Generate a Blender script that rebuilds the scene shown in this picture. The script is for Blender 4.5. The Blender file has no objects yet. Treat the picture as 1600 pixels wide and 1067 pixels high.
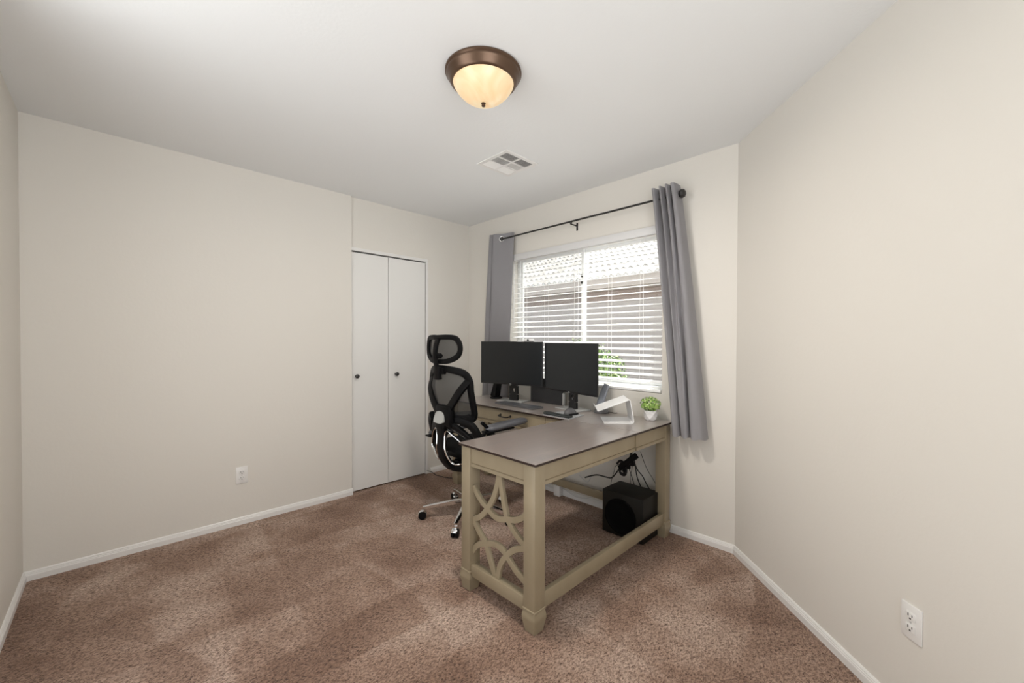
import bpy, bmesh, math, random
from math import sin, cos, pi, radians, hypot, sqrt
from mathutils import Vector, Matrix

random.seed(7)
scene = bpy.context.scene
col = scene.collection

# ---------------------------------------------------------------- camera
F, CX, CY = 640.01, 811.77, 539.76
cam_d = bpy.data.cameras.new('camera')
cam_d.sensor_fit = 'HORIZONTAL'
cam_d.sensor_width = 36.0
cam_d.lens = F / 1600 * 36.0
cam_d.shift_x = -(CX - 800) / 1600
cam_d.shift_y = (CY - 533.5) / 1600
cam_d.clip_start = 0.02
cam = bpy.data.objects.new('camera', cam_d)
col.objects.link(cam)
pitch, roll, yaw = -0.01224, 0.00326, 0.78179
vd = Vector((-sin(yaw) * cos(pitch), cos(yaw) * cos(pitch), sin(pitch)))
vr = Vector((cos(yaw), sin(yaw), 0))
vu = vr.cross(vd)
vr2 = cos(roll) * vr + sin(roll) * vu
vu2 = -sin(roll) * vr + cos(roll) * vu
R = Matrix((vr2, vu2, -vd)).transposed()
cam.matrix_world = Matrix.Translation((3.3309, -2.6371, 1.2686)) @ R.to_4x4()
scene.camera = cam

# ---------------------------------------------------------------- light and exposure
world = bpy.data.worlds.new('world')
scene.world = world
world.use_nodes = True
# hazy sky above, brighter lower half added as fill in place of bounced flash
wn = world.node_tree
bg = wn.nodes['Background']
wtc = wn.nodes.new('ShaderNodeTexCoord'); wsx = wn.nodes.new('ShaderNodeSeparateXYZ')
wmr = wn.nodes.new('ShaderNodeMapRange'); wmx = wn.nodes.new('ShaderNodeMix'); wmx.data_type = 'RGBA'
wn.links.new(wtc.outputs['Generated'], wsx.inputs[0]); wn.links.new(wsx.outputs['Z'], wmr.inputs[0])
wmr.inputs[1].default_value = -0.10; wmr.inputs[2].default_value = 0.02
wmx.inputs[6].default_value = (3.55, 3.6, 3.62, 1)
wmx.inputs[7].default_value = (1.45, 1.48, 1.52, 1)
wn.links.new(wmr.outputs[0], wmx.inputs[0]); wn.links.new(wmx.outputs[2], bg.inputs[0])
bg.inputs[1].default_value = 1.0
sun_d = bpy.data.lights.new('sun', 'SUN'); sun_d.energy = 10.0; sun_d.angle = radians(2.0); sun_d.color = (1.0, 0.96, 0.9)
sun = bpy.data.objects.new('sun', sun_d); col.objects.link(sun)
sun.rotation_euler = Vector((0.2, 0.75, 1.0)).to_track_quat('Z', 'Y').to_euler()
scene.view_settings.view_transform = 'Standard'
scene.view_settings.look = 'None'
scene.view_settings.gamma = 1.0
scene.view_settings.exposure = 0.12
scene.view_settings.use_curve_mapping = False

# ---------------------------------------------------------------- materials
def mat(name, base, rough=0.6, metal=0.0, spec=0.5, coat=0.0, coat_rough=0.1, emis=None, estr=0):
    m = bpy.data.materials.new(name)
    m.use_nodes = True
    b = m.node_tree.nodes['Principled BSDF']
    b.inputs['Base Color'].default_value = (*base, 1)
    b.inputs['Roughness'].default_value = rough
    b.inputs['Metallic'].default_value = metal
    b.inputs['Specular IOR Level'].default_value = spec
    b.inputs['Coat Weight'].default_value = coat
    b.inputs['Coat Roughness'].default_value = coat_rough
    if emis:
        b.inputs['Emission Color'].default_value = (*emis, 1)
        b.inputs['Emission Strength'].default_value = estr
    return m

def nd(m, typ, **kw):
    n = m.node_tree.nodes.new(typ)
    for k, v in kw.items():
        if k in n.inputs: n.inputs[k].default_value = v
        else: setattr(n, k, v)
    return n

def lk(m, a, b): m.node_tree.links.new(a, b)

def ocoord(m, scale=(1, 1, 1), rot=(0, 0, 0)):
    t = nd(m, 'ShaderNodeTexCoord')
    mp = nd(m, 'ShaderNodeMapping')
    mp.inputs['Scale'].default_value = scale
    mp.inputs['Rotation'].default_value = rot
    lk(m, t.outputs['Object'], mp.inputs['Vector'])
    return mp.outputs[0]

def add_bump(m, scale, strength, dist=0.001, detail=2, vec=None):
    b = m.node_tree.nodes['Principled BSDF']
    n = nd(m, 'ShaderNodeTexNoise', Scale=scale, Detail=detail)
    lk(m, vec if vec else ocoord(m), n.inputs['Vector'])
    bp = nd(m, 'ShaderNodeBump', Strength=strength, Distance=dist)
    lk(m, n.outputs['Fac'], bp.inputs['Height'])
    lk(m, bp.outputs[0], b.inputs['Normal'])
    return n

def ramp(m, fac, stops):
    r = nd(m, 'ShaderNodeValToRGB')
    e = r.color_ramp.elements
    e[0].position, e[0].color = stops[0][0], (*stops[0][1], 1)
    e[1].position, e[1].color = stops[-1][0], (*stops[-1][1], 1)
    for p, c in stops[1:-1]:
        q = e.new(p); q.color = (*c, 1)
    lk(m, fac, r.inputs[0])
    return r.outputs[0]

M = {}
M['wall'] = mat('wall_paint', (0.74, 0.712, 0.658), 0.55, spec=0.25)
add_bump(M['wall'], 55, 0.25, 0.002, 3)
M['ceiling'] = mat('ceiling_paint', (0.82, 0.83, 0.83), 0.8, spec=0.1)
add_bump(M['ceiling'], 70, 0.25, 0.002, 3)
M['trim'] = mat('trim_white', (0.80, 0.79, 0.77), 0.35)
M['door'] = mat('door_white', (0.79, 0.785, 0.76), 0.45, spec=0.35)
add_bump(M['door'], 30, 0.08, 0.001)
M['vinyl'] = mat('white_vinyl', (0.82, 0.83, 0.83), 0.3)
M['valance'] = mat('valance_white', (0.70, 0.70, 0.70), 0.4)
M['slat'] = mat('white_slat', (0.90, 0.89, 0.88), 0.35)
M['plastic_white'] = mat('white_plastic', (0.82, 0.81, 0.79), 0.3)
M['slot'] = mat('slot_dark', (0.03, 0.03, 0.03), 0.6)
M['black_plastic'] = mat('black_plastic', (0.0035, 0.0035, 0.004), 0.5, spec=0.16)
M['black_soft'] = mat('black_upholstery', (0.006, 0.006, 0.007), 0.8, spec=0.2)
add_bump(M['black_soft'], 400, 0.3, 0.001)
M['black_metal'] = mat('black_metal', (0.012, 0.011, 0.010), 0.35, metal=0.0, spec=0.6)
M['bronze'] = mat('bronze_lamp', (0.125, 0.078, 0.052), 0.32, metal=0.75)
add_bump(M['bronze'], 25, 0.1, 0.002)
M['chrome'] = mat('chrome', (0.80, 0.80, 0.80), 0.12, metal=1.0)
M['silver'] = mat('silver_satin', (0.62, 0.63, 0.63), 0.30, metal=0.6)
M['alu'] = mat('aluminium', (0.86, 0.86, 0.86), 0.38, metal=0.1)
M['badge'] = mat('grey_badge', (0.42, 0.43, 0.42), 0.3)
M['armpad'] = mat('arm_pad', (0.10, 0.103, 0.115), 0.30)
M['screen'] = mat('screen_glass', (0.010, 0.012, 0.014), 0.36, spec=0.45)
M['bezel'] = mat('screen_bezel', (0.010, 0.010, 0.011), 0.4)
M['panel'] = mat('charcoal_panel', (0.042, 0.042, 0.045), 0.5)
M['sub'] = mat('subwoofer_black', (0.008, 0.007, 0.005), 0.55, spec=0.3)
M['cone'] = mat('speaker_cone', (0.002, 0.002, 0.002), 0.8, spec=0.1)
M['cable'] = mat('cable_black', (0.010, 0.010, 0.010), 0.5)
M['cable_white'] = mat('cable_white', (0.6, 0.6, 0.6), 0.5)
M['phone'] = mat('phone_grey', (0.30, 0.32, 0.36), 0.35, metal=0.2)
M['mouse'] = mat('mouse_grey', (0.10, 0.10, 0.105), 0.4)
M['keycap'] = mat('keycap', (0.075, 0.08, 0.09), 0.28)
M['pad'] = mat('mouse_pad', (0.40, 0.41, 0.42), 0.45)
M['gel'] = mat('wrist_gel', (0.02, 0.025, 0.026), 0.3)
M['pot'] = mat('pot_white', (0.78, 0.77, 0.77), 0.35)
M['soil'] = mat('soil', (0.03, 0.02, 0.012), 0.9)
M['stem'] = mat('plant_stem', (0.10, 0.14, 0.03), 0.6)

m = M['leaf'] = mat('plant_leaf', (0.3, 0.5, 0.1), 0.45)
oi = nd(m, 'ShaderNodeNewGeometry')
lk(m, ramp(m, oi.outputs['Random Per Island'], [(0, (0.10, 0.24, 0.05)), (0.4, (0.30, 0.50, 0.10)), (0.8, (0.50, 0.66, 0.20)), (1, (0.60, 0.72, 0.36))]),
   m.node_tree.nodes['Principled BSDF'].inputs['Base Color'])
m = M['shrub'] = mat('shrub_leaf', (0.2, 0.35, 0.08), 0.5)
oi = nd(m, 'ShaderNodeNewGeometry')
lk(m, ramp(m, oi.outputs['Random Per Island'], [(0, (0.05, 0.11, 0.03)), (0.5, (0.16, 0.28, 0.06)), (1, (0.36, 0.48, 0.12))]),
   m.node_tree.nodes['Principled BSDF'].inputs['Base Color'])

# curtain fabric
m = M['curtain'] = mat('curtain_fabric', (0.50, 0.49, 0.51), 0.6, spec=0.3)
m.node_tree.nodes['Principled BSDF'].inputs['Sheen Weight'].default_value = 0.25
add_bump(m, 900, 0.15, 0.0006, vec=ocoord(m, (1, 1, 0.25)))

# desk paint: khaki, slightly glazed
m = M['paint'] = mat('desk_paint', (0.36, 0.30, 0.20), 0.42, spec=0.4)
n = nd(m, 'ShaderNodeTexNoise', Scale=7.0, Detail=5.0)
lk(m, ocoord(m, (1, 1, 0.4)), n.inputs['Vector'])
lk(m, ramp(m, n.outputs['Fac'], [(0.3, (0.285, 0.232, 0.152)), (0.7, (0.335, 0.278, 0.188))]),
   m.node_tree.nodes['Principled BSDF'].inputs['Base Color'])
M['groove'] = mat('desk_glaze', (0.17, 0.12, 0.065), 0.6)

# wood top: dark brown planks with fine grain
def wood(name, along):
    m = mat(name, (0.1, 0.05, 0.03), 0.30, spec=0.6, coat=1.0, coat_rough=0.30)
    m.node_tree.nodes['Principled BSDF'].inputs['Coat IOR'].default_value = 3.3
    m.node_tree.nodes['Principled BSDF'].inputs['Sheen Weight'].default_value = 0.34
    m.node_tree.nodes['Principled BSDF'].inputs['Sheen Tint'].default_value = (1.0, 0.95, 0.89, 1)
    b = m.node_tree.nodes['Principled BSDF']
    sc = (22, 0.9, 22) if along == 'y' else (0.9, 22, 22)
    v = ocoord(m, sc)
    n = nd(m, 'ShaderNodeTexNoise', Scale=2.2, Detail=6.0, Roughness=0.6)
    lk(m, v, n.inputs['Vector'])
    c = ramp(m, n.outputs['Fac'], [(0.25, (0.050, 0.024, 0.016)), (0.55, (0.115, 0.062, 0.043)), (0.8, (0.20, 0.125, 0.09))])
    # plank seams
    t = nd(m, 'ShaderNodeTexCoord'); sx = nd(m, 'ShaderNodeSeparateXYZ')
    lk(m, t.outputs['Object'], sx.inputs[0])
    mm = nd(m, 'ShaderNodeMath', operation='MULTIPLY'); mm.inputs[1].default_value = 8.5
    lk(m, sx.outputs['X' if along == 'y' else 'Y'], mm.inputs[0])
    fr = nd(m, 'ShaderNodeMath', operation='FRACT'); lk(m, mm.outputs[0], fr.inputs[0])
    gt = nd(m, 'ShaderNodeMath', operation='GREATER_THAN'); gt.inputs[1].default_value = 0.035
    lk(m, fr.outputs[0], gt.inputs[0])
    mx = nd(m, 'ShaderNodeMix', data_type='RGBA')
    lk(m, gt.outputs[0], mx.inputs[0]); mx.inputs[6].default_value = (0.02, 0.01, 0.008, 1); lk(m, c, mx.inputs[7])
    lk(m, mx.outputs[2], b.inputs['Base Color'])
    bp = nd(m, 'ShaderNodeBump', Strength=0.25, Distance=0.001)
    ad = nd(m, 'ShaderNodeMath', operation='ADD'); lk(m, gt.outputs[0], ad.inputs[0]); lk(m, n.outputs['Fac'], ad.inputs[1])
    lk(m, ad.outputs[0], bp.inputs['Height']); lk(m, bp.outputs[0], b.inputs['Normal'])
    return m
M['wood_y'] = wood('wood_return', 'y')
M['wood_x'] = wood('wood_main', 'x')
M['wood_edge'] = mat('wood_edge', (0.022, 0.010, 0.007), 0.4)

# chair mesh: woven fabric one can see through
m = M['mesh'] = bpy.data.materials.new('woven_mesh')
m.use_nodes = True
nt = m.node_tree
b = nt.nodes['Principled BSDF']
b.inputs['Base Color'].default_value = (0.035, 0.035, 0.034, 1)
b.inputs['Roughness'].default_value = 0.6
w1 = nd(m, 'ShaderNodeTexWave', Scale=90.0, Distortion=0.0); w1.bands_direction = 'Z'
lk(m, ocoord(m), w1.inputs['Vector'])
tr = nd(m, 'ShaderNodeBsdfTransparent')
mix = nd(m, 'ShaderNodeMixShader')
mr = nd(m, 'ShaderNodeMapRange'); mr.inputs[3].default_value = 0.76; mr.inputs[4].default_value = 0.94
lk(m, w1.outputs['Fac'], mr.inputs[0]); lk(m, mr.outputs[0], mix.inputs[0])
lk(m, tr.outputs[0], mix.inputs[1]); lk(m, b.outputs[0], mix.inputs[2])
lk(m, mix.outputs[0], nt.nodes['Material Output'].inputs['Surface'])

# window glass
m = M['glass'] = bpy.data.materials.new('window_glass')
m.use_nodes = True
nt = m.node_tree
nt.nodes.remove(nt.nodes['Principled BSDF'])
tr = nd(m, 'ShaderNodeBsdfTransparent'); tr.inputs[0].default_value = (0.93, 0.95, 0.95, 1)
gl = nd(m, 'ShaderNodeBsdfGlossy'); gl.inputs['Roughness'].default_value = 0.02
mix = nd(m, 'ShaderNodeMixShader')
mix.inputs[0].default_value = 0.06; lk(m, tr.outputs[0], mix.inputs[1]); lk(m, gl.outputs[0], mix.inputs[2])
lk(m, mix.outputs[0], nt.nodes['Material Output'].inputs['Surface'])
# insect screen
m = M['screening'] = bpy.data.materials.new('insect_screen')
m.use_nodes = True
nt = m.node_tree
b = nt.nodes['Principled BSDF']; b.inputs['Base Color'].default_value = (0.25, 0.26, 0.28, 1)
tr = nd(m, 'ShaderNodeBsdfTransparent'); mix = nd(m, 'ShaderNodeMixShader'); mix.inputs[0].default_value = 0.3
lk(m, tr.outputs[0], mix.inputs[1]); lk(m, b.outputs[0], mix.inputs[2])
lk(m, mix.outputs[0], nt.nodes['Material Output'].inputs['Surface'])

# lit alabaster lamp glass
m = M['lampglass'] = bpy.data.materials.new('alabaster_glass')
m.use_nodes = True
b = m.node_tree.nodes['Principled BSDF']
b.inputs['Base Color'].default_value = (0.55, 0.45, 0.30, 1); b.inputs['Roughness'].default_value = 0.25
n = nd(m, 'ShaderNodeTexNoise', Scale=9.0, Detail=4.0, Distortion=1.2)
lk(m, ocoord(m), n.inputs['Vector'])
lk(m, ramp(m, n.outputs['Fac'], [(0.32, (1.0, 0.58, 0.24)), (0.62, (1.0, 0.80, 0.50))]), b.inputs['Emission Color'])
b.inputs['Emission Strength'].default_value = 0.46

# carpet
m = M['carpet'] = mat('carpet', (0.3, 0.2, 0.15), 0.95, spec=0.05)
b = m.node_tree.nodes['Principled BSDF']
b.inputs['Sheen Weight'].default_value = 0.15
v = ocoord(m)
nt = m.node_tree
# vacuum tracks: shade of the nap leaning either way, put into the colour
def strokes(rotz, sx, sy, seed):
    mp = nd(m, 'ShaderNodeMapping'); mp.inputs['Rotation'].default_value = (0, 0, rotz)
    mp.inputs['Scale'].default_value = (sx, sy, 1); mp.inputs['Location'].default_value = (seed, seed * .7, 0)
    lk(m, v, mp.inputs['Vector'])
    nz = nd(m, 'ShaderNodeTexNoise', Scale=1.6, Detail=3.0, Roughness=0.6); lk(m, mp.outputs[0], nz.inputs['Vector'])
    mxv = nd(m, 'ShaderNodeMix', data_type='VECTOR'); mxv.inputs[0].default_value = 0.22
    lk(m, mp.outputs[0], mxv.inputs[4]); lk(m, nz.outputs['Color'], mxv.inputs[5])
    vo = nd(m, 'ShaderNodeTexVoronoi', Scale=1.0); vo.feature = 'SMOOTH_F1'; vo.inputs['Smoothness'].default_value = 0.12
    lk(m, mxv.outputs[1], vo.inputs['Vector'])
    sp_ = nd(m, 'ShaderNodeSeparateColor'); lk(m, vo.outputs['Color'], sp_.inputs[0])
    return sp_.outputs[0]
def mth(op, a, b_):
    n_ = nd(m, 'ShaderNodeMath', operation=op)
    for i_, q in enumerate((a, b_)):
        if isinstance(q, (int, float)): n_.inputs[i_].default_value = q
        else: lk(m, q, n_.inputs[i_])
    return n_.outputs[0]
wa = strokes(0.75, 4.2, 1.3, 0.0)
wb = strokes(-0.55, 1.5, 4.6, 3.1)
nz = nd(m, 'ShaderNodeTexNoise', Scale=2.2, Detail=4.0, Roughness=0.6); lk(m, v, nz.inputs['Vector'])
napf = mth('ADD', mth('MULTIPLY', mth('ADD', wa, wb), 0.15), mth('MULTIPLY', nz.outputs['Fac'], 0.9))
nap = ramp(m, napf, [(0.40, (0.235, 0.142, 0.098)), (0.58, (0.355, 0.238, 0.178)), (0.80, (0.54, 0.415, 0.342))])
# tufts: shade in the gaps between them put into the colour
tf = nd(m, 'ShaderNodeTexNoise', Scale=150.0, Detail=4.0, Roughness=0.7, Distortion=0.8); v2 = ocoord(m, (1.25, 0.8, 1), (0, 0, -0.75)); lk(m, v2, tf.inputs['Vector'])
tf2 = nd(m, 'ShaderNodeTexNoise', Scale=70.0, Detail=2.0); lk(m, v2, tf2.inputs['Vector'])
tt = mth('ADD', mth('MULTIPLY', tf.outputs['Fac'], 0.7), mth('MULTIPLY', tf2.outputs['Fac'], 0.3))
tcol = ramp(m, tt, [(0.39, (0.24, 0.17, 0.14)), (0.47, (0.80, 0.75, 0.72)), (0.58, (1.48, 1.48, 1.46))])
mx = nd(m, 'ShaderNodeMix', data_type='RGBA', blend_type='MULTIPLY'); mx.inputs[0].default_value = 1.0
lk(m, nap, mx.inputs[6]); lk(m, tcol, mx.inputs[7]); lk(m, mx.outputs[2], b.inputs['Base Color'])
bp = nd(m, 'ShaderNodeBump', Strength=1.0, Distance=0.012); lk(m, tt, bp.inputs['Height']); lk(m, bp.outputs[0], b.inputs['Normal'])

# outside
M['stucco'] = mat('stucco', (0.42, 0.385, 0.375), 0.9)
add_bump(M['stucco'], 60, 0.4, 0.004)
M['fascia_light'] = mat('fascia_tan', (0.42, 0.37, 0.34), 0.8)
M['fascia'] = mat('fascia_brown', (0.26, 0.20, 0.175), 0.8)  # brown that stands for the shade below the soffit
m = M['tile'] = mat('roof_tile', (0.62, 0.58, 0.54), 0.85)
n = nd(m, 'ShaderNodeTexNoise', Scale=3.0, Detail=4.0); lk(m, ocoord(m), n.inputs['Vector'])
lk(m, ramp(m, n.outputs['Fac'], [(0.35, (0.40, 0.37, 0.34)), (0.65, (0.58, 0.555, 0.53))]), m.node_tree.nodes['Principled BSDF'].inputs['Base Color'])
M['gravel'] = mat('gravel', (0.40, 0.34, 0.28), 0.95)
add_bump(M['gravel'], 40, 0.8, 0.02)
M['bark'] = mat('bark', (0.10, 0.07, 0.05), 0.9)

# ---------------------------------------------------------------- helpers
def tag(o, label=None, cat=None, group=None, kind=None):
    if label: o['label'] = label
    if cat: o['category'] = cat
    if group: o['group'] = group
    if kind: o['kind'] = kind
    return o

def obj(name, bm, m, parent=None, smooth=True, angle=35, label=None):
    me = bpy.data.meshes.new(name)
    bmesh.ops.recalc_face_normals(bm, faces=bm.faces)
    bm.to_mesh(me); bm.free()
    ms = m if isinstance(m, (list, tuple)) else [m]
    for k in ms: me.materials.append(M[k] if isinstance(k, str) else k)
    o = bpy.data.objects.new(name, me)
    col.objects.link(o)
    if parent is not None:
        off = Vector((0, 0, 0)); p = parent
        while p is not None:
            off += p.location; p = p.parent
        me.transform(Matrix.Translation(-off))
        o.parent = parent
    if smooth:
        for f in me.polygons: f.use_smooth = True
        me.set_sharp_from_angle(angle=radians(angle))
    if label: o['label'] = label
    return o

def thing(name, loc, label, cat, group=None):
    o = bpy.data.objects.new(name, None)
    o.empty_display_size = 0.05
    col.objects.link(o); o.location = loc
    return tag(o, label, cat, group)

def B(): return bmesh.new()

def box(bm, x0, x1, y0, y1, z0, z1, bev=0.0, seg=2, mtx=None, mi=0):
    r = bmesh.ops.create_cube(bm, size=1.0)
    vs = r['verts']
    for v in vs:
        v.co = Vector(((x0 + x1) / 2 + v.co.x * (x1 - x0), (y0 + y1) / 2 + v.co.y * (y1 - y0), (z0 + z1) / 2 + v.co.z * (z1 - z0)))
    fs = set(f for v in vs for f in v.link_faces)
    if bev > 0:
        es = list({e for v in vs for e in v.link_edges})
        rr = bmesh.ops.bevel(bm, geom=es, offset=bev, segments=seg, affect='EDGES', profile=0.5)
        vs = list({v for f in rr['faces'] for v in f.verts} | {v for v in vs if v.is_valid})
        fs = set(f for v in vs for f in v.link_faces)
    for f in fs: f.material_index = mi
    if mtx is not None:
        for v in vs: v.co = mtx @ v.co
    return vs

def quad(bm, pts, mi=0):
    f = bm.faces.new([bm.verts.new(p) for p in pts]); f.material_index = mi
    return f

def spline(pts, n=8, closed=False):
    P = [Vector(p) for p in pts]; out = []; L = len(P)
    rng = range(L) if closed else range(L - 1)
    for i in rng:
        p0 = P[(i - 1) % L] if closed or i > 0 else P[0] * 2 - P[1]
        p1 = P[i]; p2 = P[(i + 1) % L]
        p3 = P[(i + 2) % L] if closed or i + 2 < L else P[-1] * 2 - P[-2]
        for k in range(n):
            t = k / n
            out.append(0.5 * ((2 * p1) + (p2 - p0) * t + (2 * p0 - 5 * p1 + 4 * p2 - p3) * t * t + (3 * p1 - p0 - 3 * p2 + p3) * t ** 3))
    if not closed: out.append(P[-1].copy())
    return out

def tube(bm, pts, r, n=10, closed=False, rb=None, up=None, radii=None, sq=False, mi=0):
    """sweep an ellipse (r along the side axis, rb along 'up'-ish axis)."""
    P = [Vector(p) for p in pts]; L = len(P)
    rb = rb if rb is not None else r
    rings = []; prev = None
    for i, p in enumerate(P):
        if closed: t = (P[(i + 1) % L] - P[(i - 1) % L])
        else: t = (P[min(i + 1, L - 1)] - P[max(i - 1, 0)])
        t.normalize()
        if up is not None:
            u = Vector(up(p) if callable(up) else up); s = t.cross(u)
            if s.length < 1e-4: s = t.orthogonal()
            s.normalize(); u = s.cross(t)
        else:
            if prev is None: s = t.orthogonal().normalized()
            else:
                s = prev - t * prev.dot(t); s.normalize()
            u = s.cross(t)
        prev = s
        k = radii[i] if radii else 1.0
        ring = []
        for j in range(n):
            a = 2 * pi * j / n
            ca, sa = cos(a), sin(a)
            if sq:
                e = 0.45
                ca = math.copysign(abs(ca) ** e, ca); sa = math.copysign(abs(sa) ** e, sa)
            ring.append(bm.verts.new(p + s * ca * r * k + u * sa * rb * k))
        rings.append(ring)
    fs = []
    for i in range(L if closed else L - 1):
        a, b = rings[i], rings[(i + 1) % L]
        for j in range(n):
            fs.append(bm.faces.new((a[j], a[(j + 1) % n], b[(j + 1) % n], b[j])))
    if not closed:
        fs.append(bm.faces.new(rings[0][::-1])); fs.append(bm.faces.new(rings[-1]))
    for f in fs: f.material_index = mi

def lathe(bm, prof, c, n=32, axis='z', mi=0, mtx=None):
    rings = []
    for r, z in prof:
        ring = []
        for j in range(n):
            a = 2 * pi * j / n
            p = Vector((max(r, 1e-5) * cos(a), max(r, 1e-5) * sin(a), z))
            if axis == 'x': p = Vector((p.z, p.x, p.y))
            if axis == 'y': p = Vector((p.x, p.z, p.y))
            if mtx is not None: p = mtx @ p
            ring.append(bm.verts.new(p + Vector(c)))
        rings.append(ring)
    for a, b in zip(rings, rings[1:]):
        for j in range(n):
            f = bm.faces.new((a[j], a[(j + 1) % n], b[(j + 1) % n], b[j])); f.material_index = mi
    for rg in (rings[0][::-1], rings[-1]):
        f = bm.faces.new(rg); f.material_index = mi

def extrude_poly(bm, pts, off, mi=0):
    """closed polygon pts (3D), extruded by vector off"""
    a = [bm.verts.new(p) for p in pts]
    b = [bm.verts.new(Vector(p) + Vector(off)) for p in pts]
    n = len(pts)
    fs = [bm.faces.new(a[::-1]), bm.faces.new(b)]
    for i in range(n): fs.append(bm.faces.new((a[i], a[(i + 1) % n], b[(i + 1) % n], b[i])))
    for f in fs: f.material_index = mi

def copy_tree(o, parent=None):
    c = o.copy(); col.objects.link(c); c.parent = parent
    for ch in [k for k in bpy.data.objects if k.parent == o]:
        copy_tree(ch, c)
    return c

S = lambda o: tag(o, kind='structure')

# ================================================================ THE ROOM
H = 2.44
X3 = 2.5306           # where the angled wall meets the window wall
Y0 = -2.9532          # near-left corner
CL = -0.022           # closet wall plane sits back a little
s2 = sqrt(0.5)
RE = 1.95             # length of the angled wall
RX, RY = X3 + RE * s2, -RE * s2
YB = -3.08

bm = B()
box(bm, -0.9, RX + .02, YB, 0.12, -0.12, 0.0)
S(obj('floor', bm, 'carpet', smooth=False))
bm = B()
box(bm, -0.9, 4.4, YB, 0.12, H, H + 0.12)
S(obj('ceiling', bm, 'ceiling', smooth=False))

DY0, DY1, DZ = -1.228, -0.517, 2.005
bm = B()
box(bm, -0.14, 0.0, Y0 - 0.13, DY0, 0, H)
S(obj('wall_left', bm, 'wall', smooth=False))
bm = B()
box(bm, -0.14, CL, DY1 + 0.012, 0.0, 0, H)
box(bm, -0.14, CL, DY0, DY1 + 0.012, DZ + 0.02, H)
S(obj('wall_closet', bm, 'wall', smooth=False))

# window wall with opening
WX0, WX1, WZ0, WZ1, WD = 0.588, 2.068, 0.912, 2.052, 0.16
bm = B()
box(bm, -0.14, WX0, 0, WD, 0, H)
box(bm, WX1, X3 + 0.4, 0, WD, 0, H)
box(bm, WX0, WX1, 0, WD, 0, WZ0)
box(bm, WX0, WX1, 0, WD, WZ1, H)
S(obj('wall_back', bm, 'wall', smooth=False))

# angled wall, with the softly rounded drywall corner where it meets the window wall
bm = B()
nx, ny = s2, s2
extrude_poly(bm, [(X3, 0, 0), (RX, RY, 0), (RX + nx * .13, RY + ny * .13, 0), (X3 + nx * .13, ny * .13, 0)], (0, 0, H))
S(obj('wall_right', bm, 'wall', smooth=False))
bm = B()
box(bm, RX, RX + .13, -1.62, RY + .05, 0, H)  # unseen walls added to shape the fill light from behind the camera
box(bm, 2.30, RX, YB - .13, YB, 0, H)
S(obj('wall_entry', bm, 'wall', smooth=False))
# side wall by the near-left corner (turns 0.7 degrees)
bm = B()
sa = -0.01217
extrude_poly(bm, [(0, Y0, 0), (1.35, Y0 + 1.35 * sin(sa), 0), (1.35, Y0 - 0.13, 0), (0, Y0 - 0.13, 0)], (0, 0, H))
S(obj('wall_near', bm, 'wall', smooth=False))

# baseboards: profile swept along the wall, d = direction out of the wall
BH = 0.050
prof = [(0, 0), (0.013, 0), (0.013, 0.026), (0.0125, 0.030), (0.0105, 0.033), (0.0105, 0.037), (0.008, 0.040), (0.008, 0.044), (0.004, BH), (0, BH)]
def baseboard(name, a, b, d, ma=0.0, mb=0.0):
    a = Vector((*a, 0)); b = Vector((*b, 0)); d = Vector((*d, 0)); t = (b - a).normalized()
    bm = B()
    A = [bm.verts.new(a + d * q[0] + t * (ma * q[0]) + Vector((0, 0, q[1]))) for q in prof]
    C = [bm.verts.new(b + d * q[0] - t * (mb * q[0]) + Vector((0, 0, q[1]))) for q in prof]
    n = len(prof)
    bm.faces.new(A[::-1]); bm.faces.new(C)
    for i in range(n): bm.faces.new((A[i], A[(i + 1) % n], C[(i + 1) % n], C[i]))
    S(obj(name, bm, 'trim', smooth=False))
baseboard('baseboard_left', (0, Y0), (0, DY0 + 0.004), (1, 0), ma=1)
baseboard('baseboard_near', (0, Y0), (1.35, Y0 + 1.35 * sin(sa)), (0, 1), ma=1)
baseboard('baseboard_back', (CL, 0), (X3, 0), (0, -1), ma=1, mb=0.414)
baseboard('baseboard_right', (X3, 0), (RX, RY), (-s2, -s2), ma=0.414)
baseboard('baseboard_closet', (CL, DY1 + 0.05), (CL, 0), (1, 0), mb=1)

# closet door: two flat bifold panels with dark round knobs
door = bpy.data.objects.new('door_1', None); col.objects.link(door); door.location = (CL, -0.87, 0); S(door)
mid = -0.893
for i, (y0, y1, ky) in enumerate(((DY0 + 0.003, mid - 0.0015, -1.184), (mid + 0.0015, DY1 - 0.006, -0.827))):
    bm = B(); box(bm, CL - 0.034, CL - 0.004 + 0.002 * i, y0, y1, 0.012, DZ - 0.012, 0.0015, 1)
    pn = obj('door_panel', bm, 'door', door)
    bm = B(); xk = CL - 0.004 + 0.002 * i
    lathe(bm, [(0.009, 0), (0.009, 0.012), (0.008, 0.018), (0.014, 0.022), (0.0175, 0.030), (0.0165, 0.038), (0.010, 0.043), (0, 0.044)], (xk, ky, 0.968), 20, 'x')
    obj('door_knob', bm, 'black_metal', pn, label='dark round knob')
# dark closet void behind the door so the gaps read dark
bm = B()
box(bm, -0.60, -0.59, DY0 - .1, DY1 + .1, 0, DZ + .1)
box(bm, -0.60, -0.14, DY0 - .1, DY0 - .09, 0, DZ + .1)
box(bm, -0.60, -0.14, DY1 + .1, DY1 + .11, 0, DZ + .1)
box(bm, -0.60, -0.14, DY0 - .1, DY1 + .1, DZ + .1, DZ + .11)
S(obj('wall_inside_closet', bm, 'wall', smooth=False))
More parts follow.
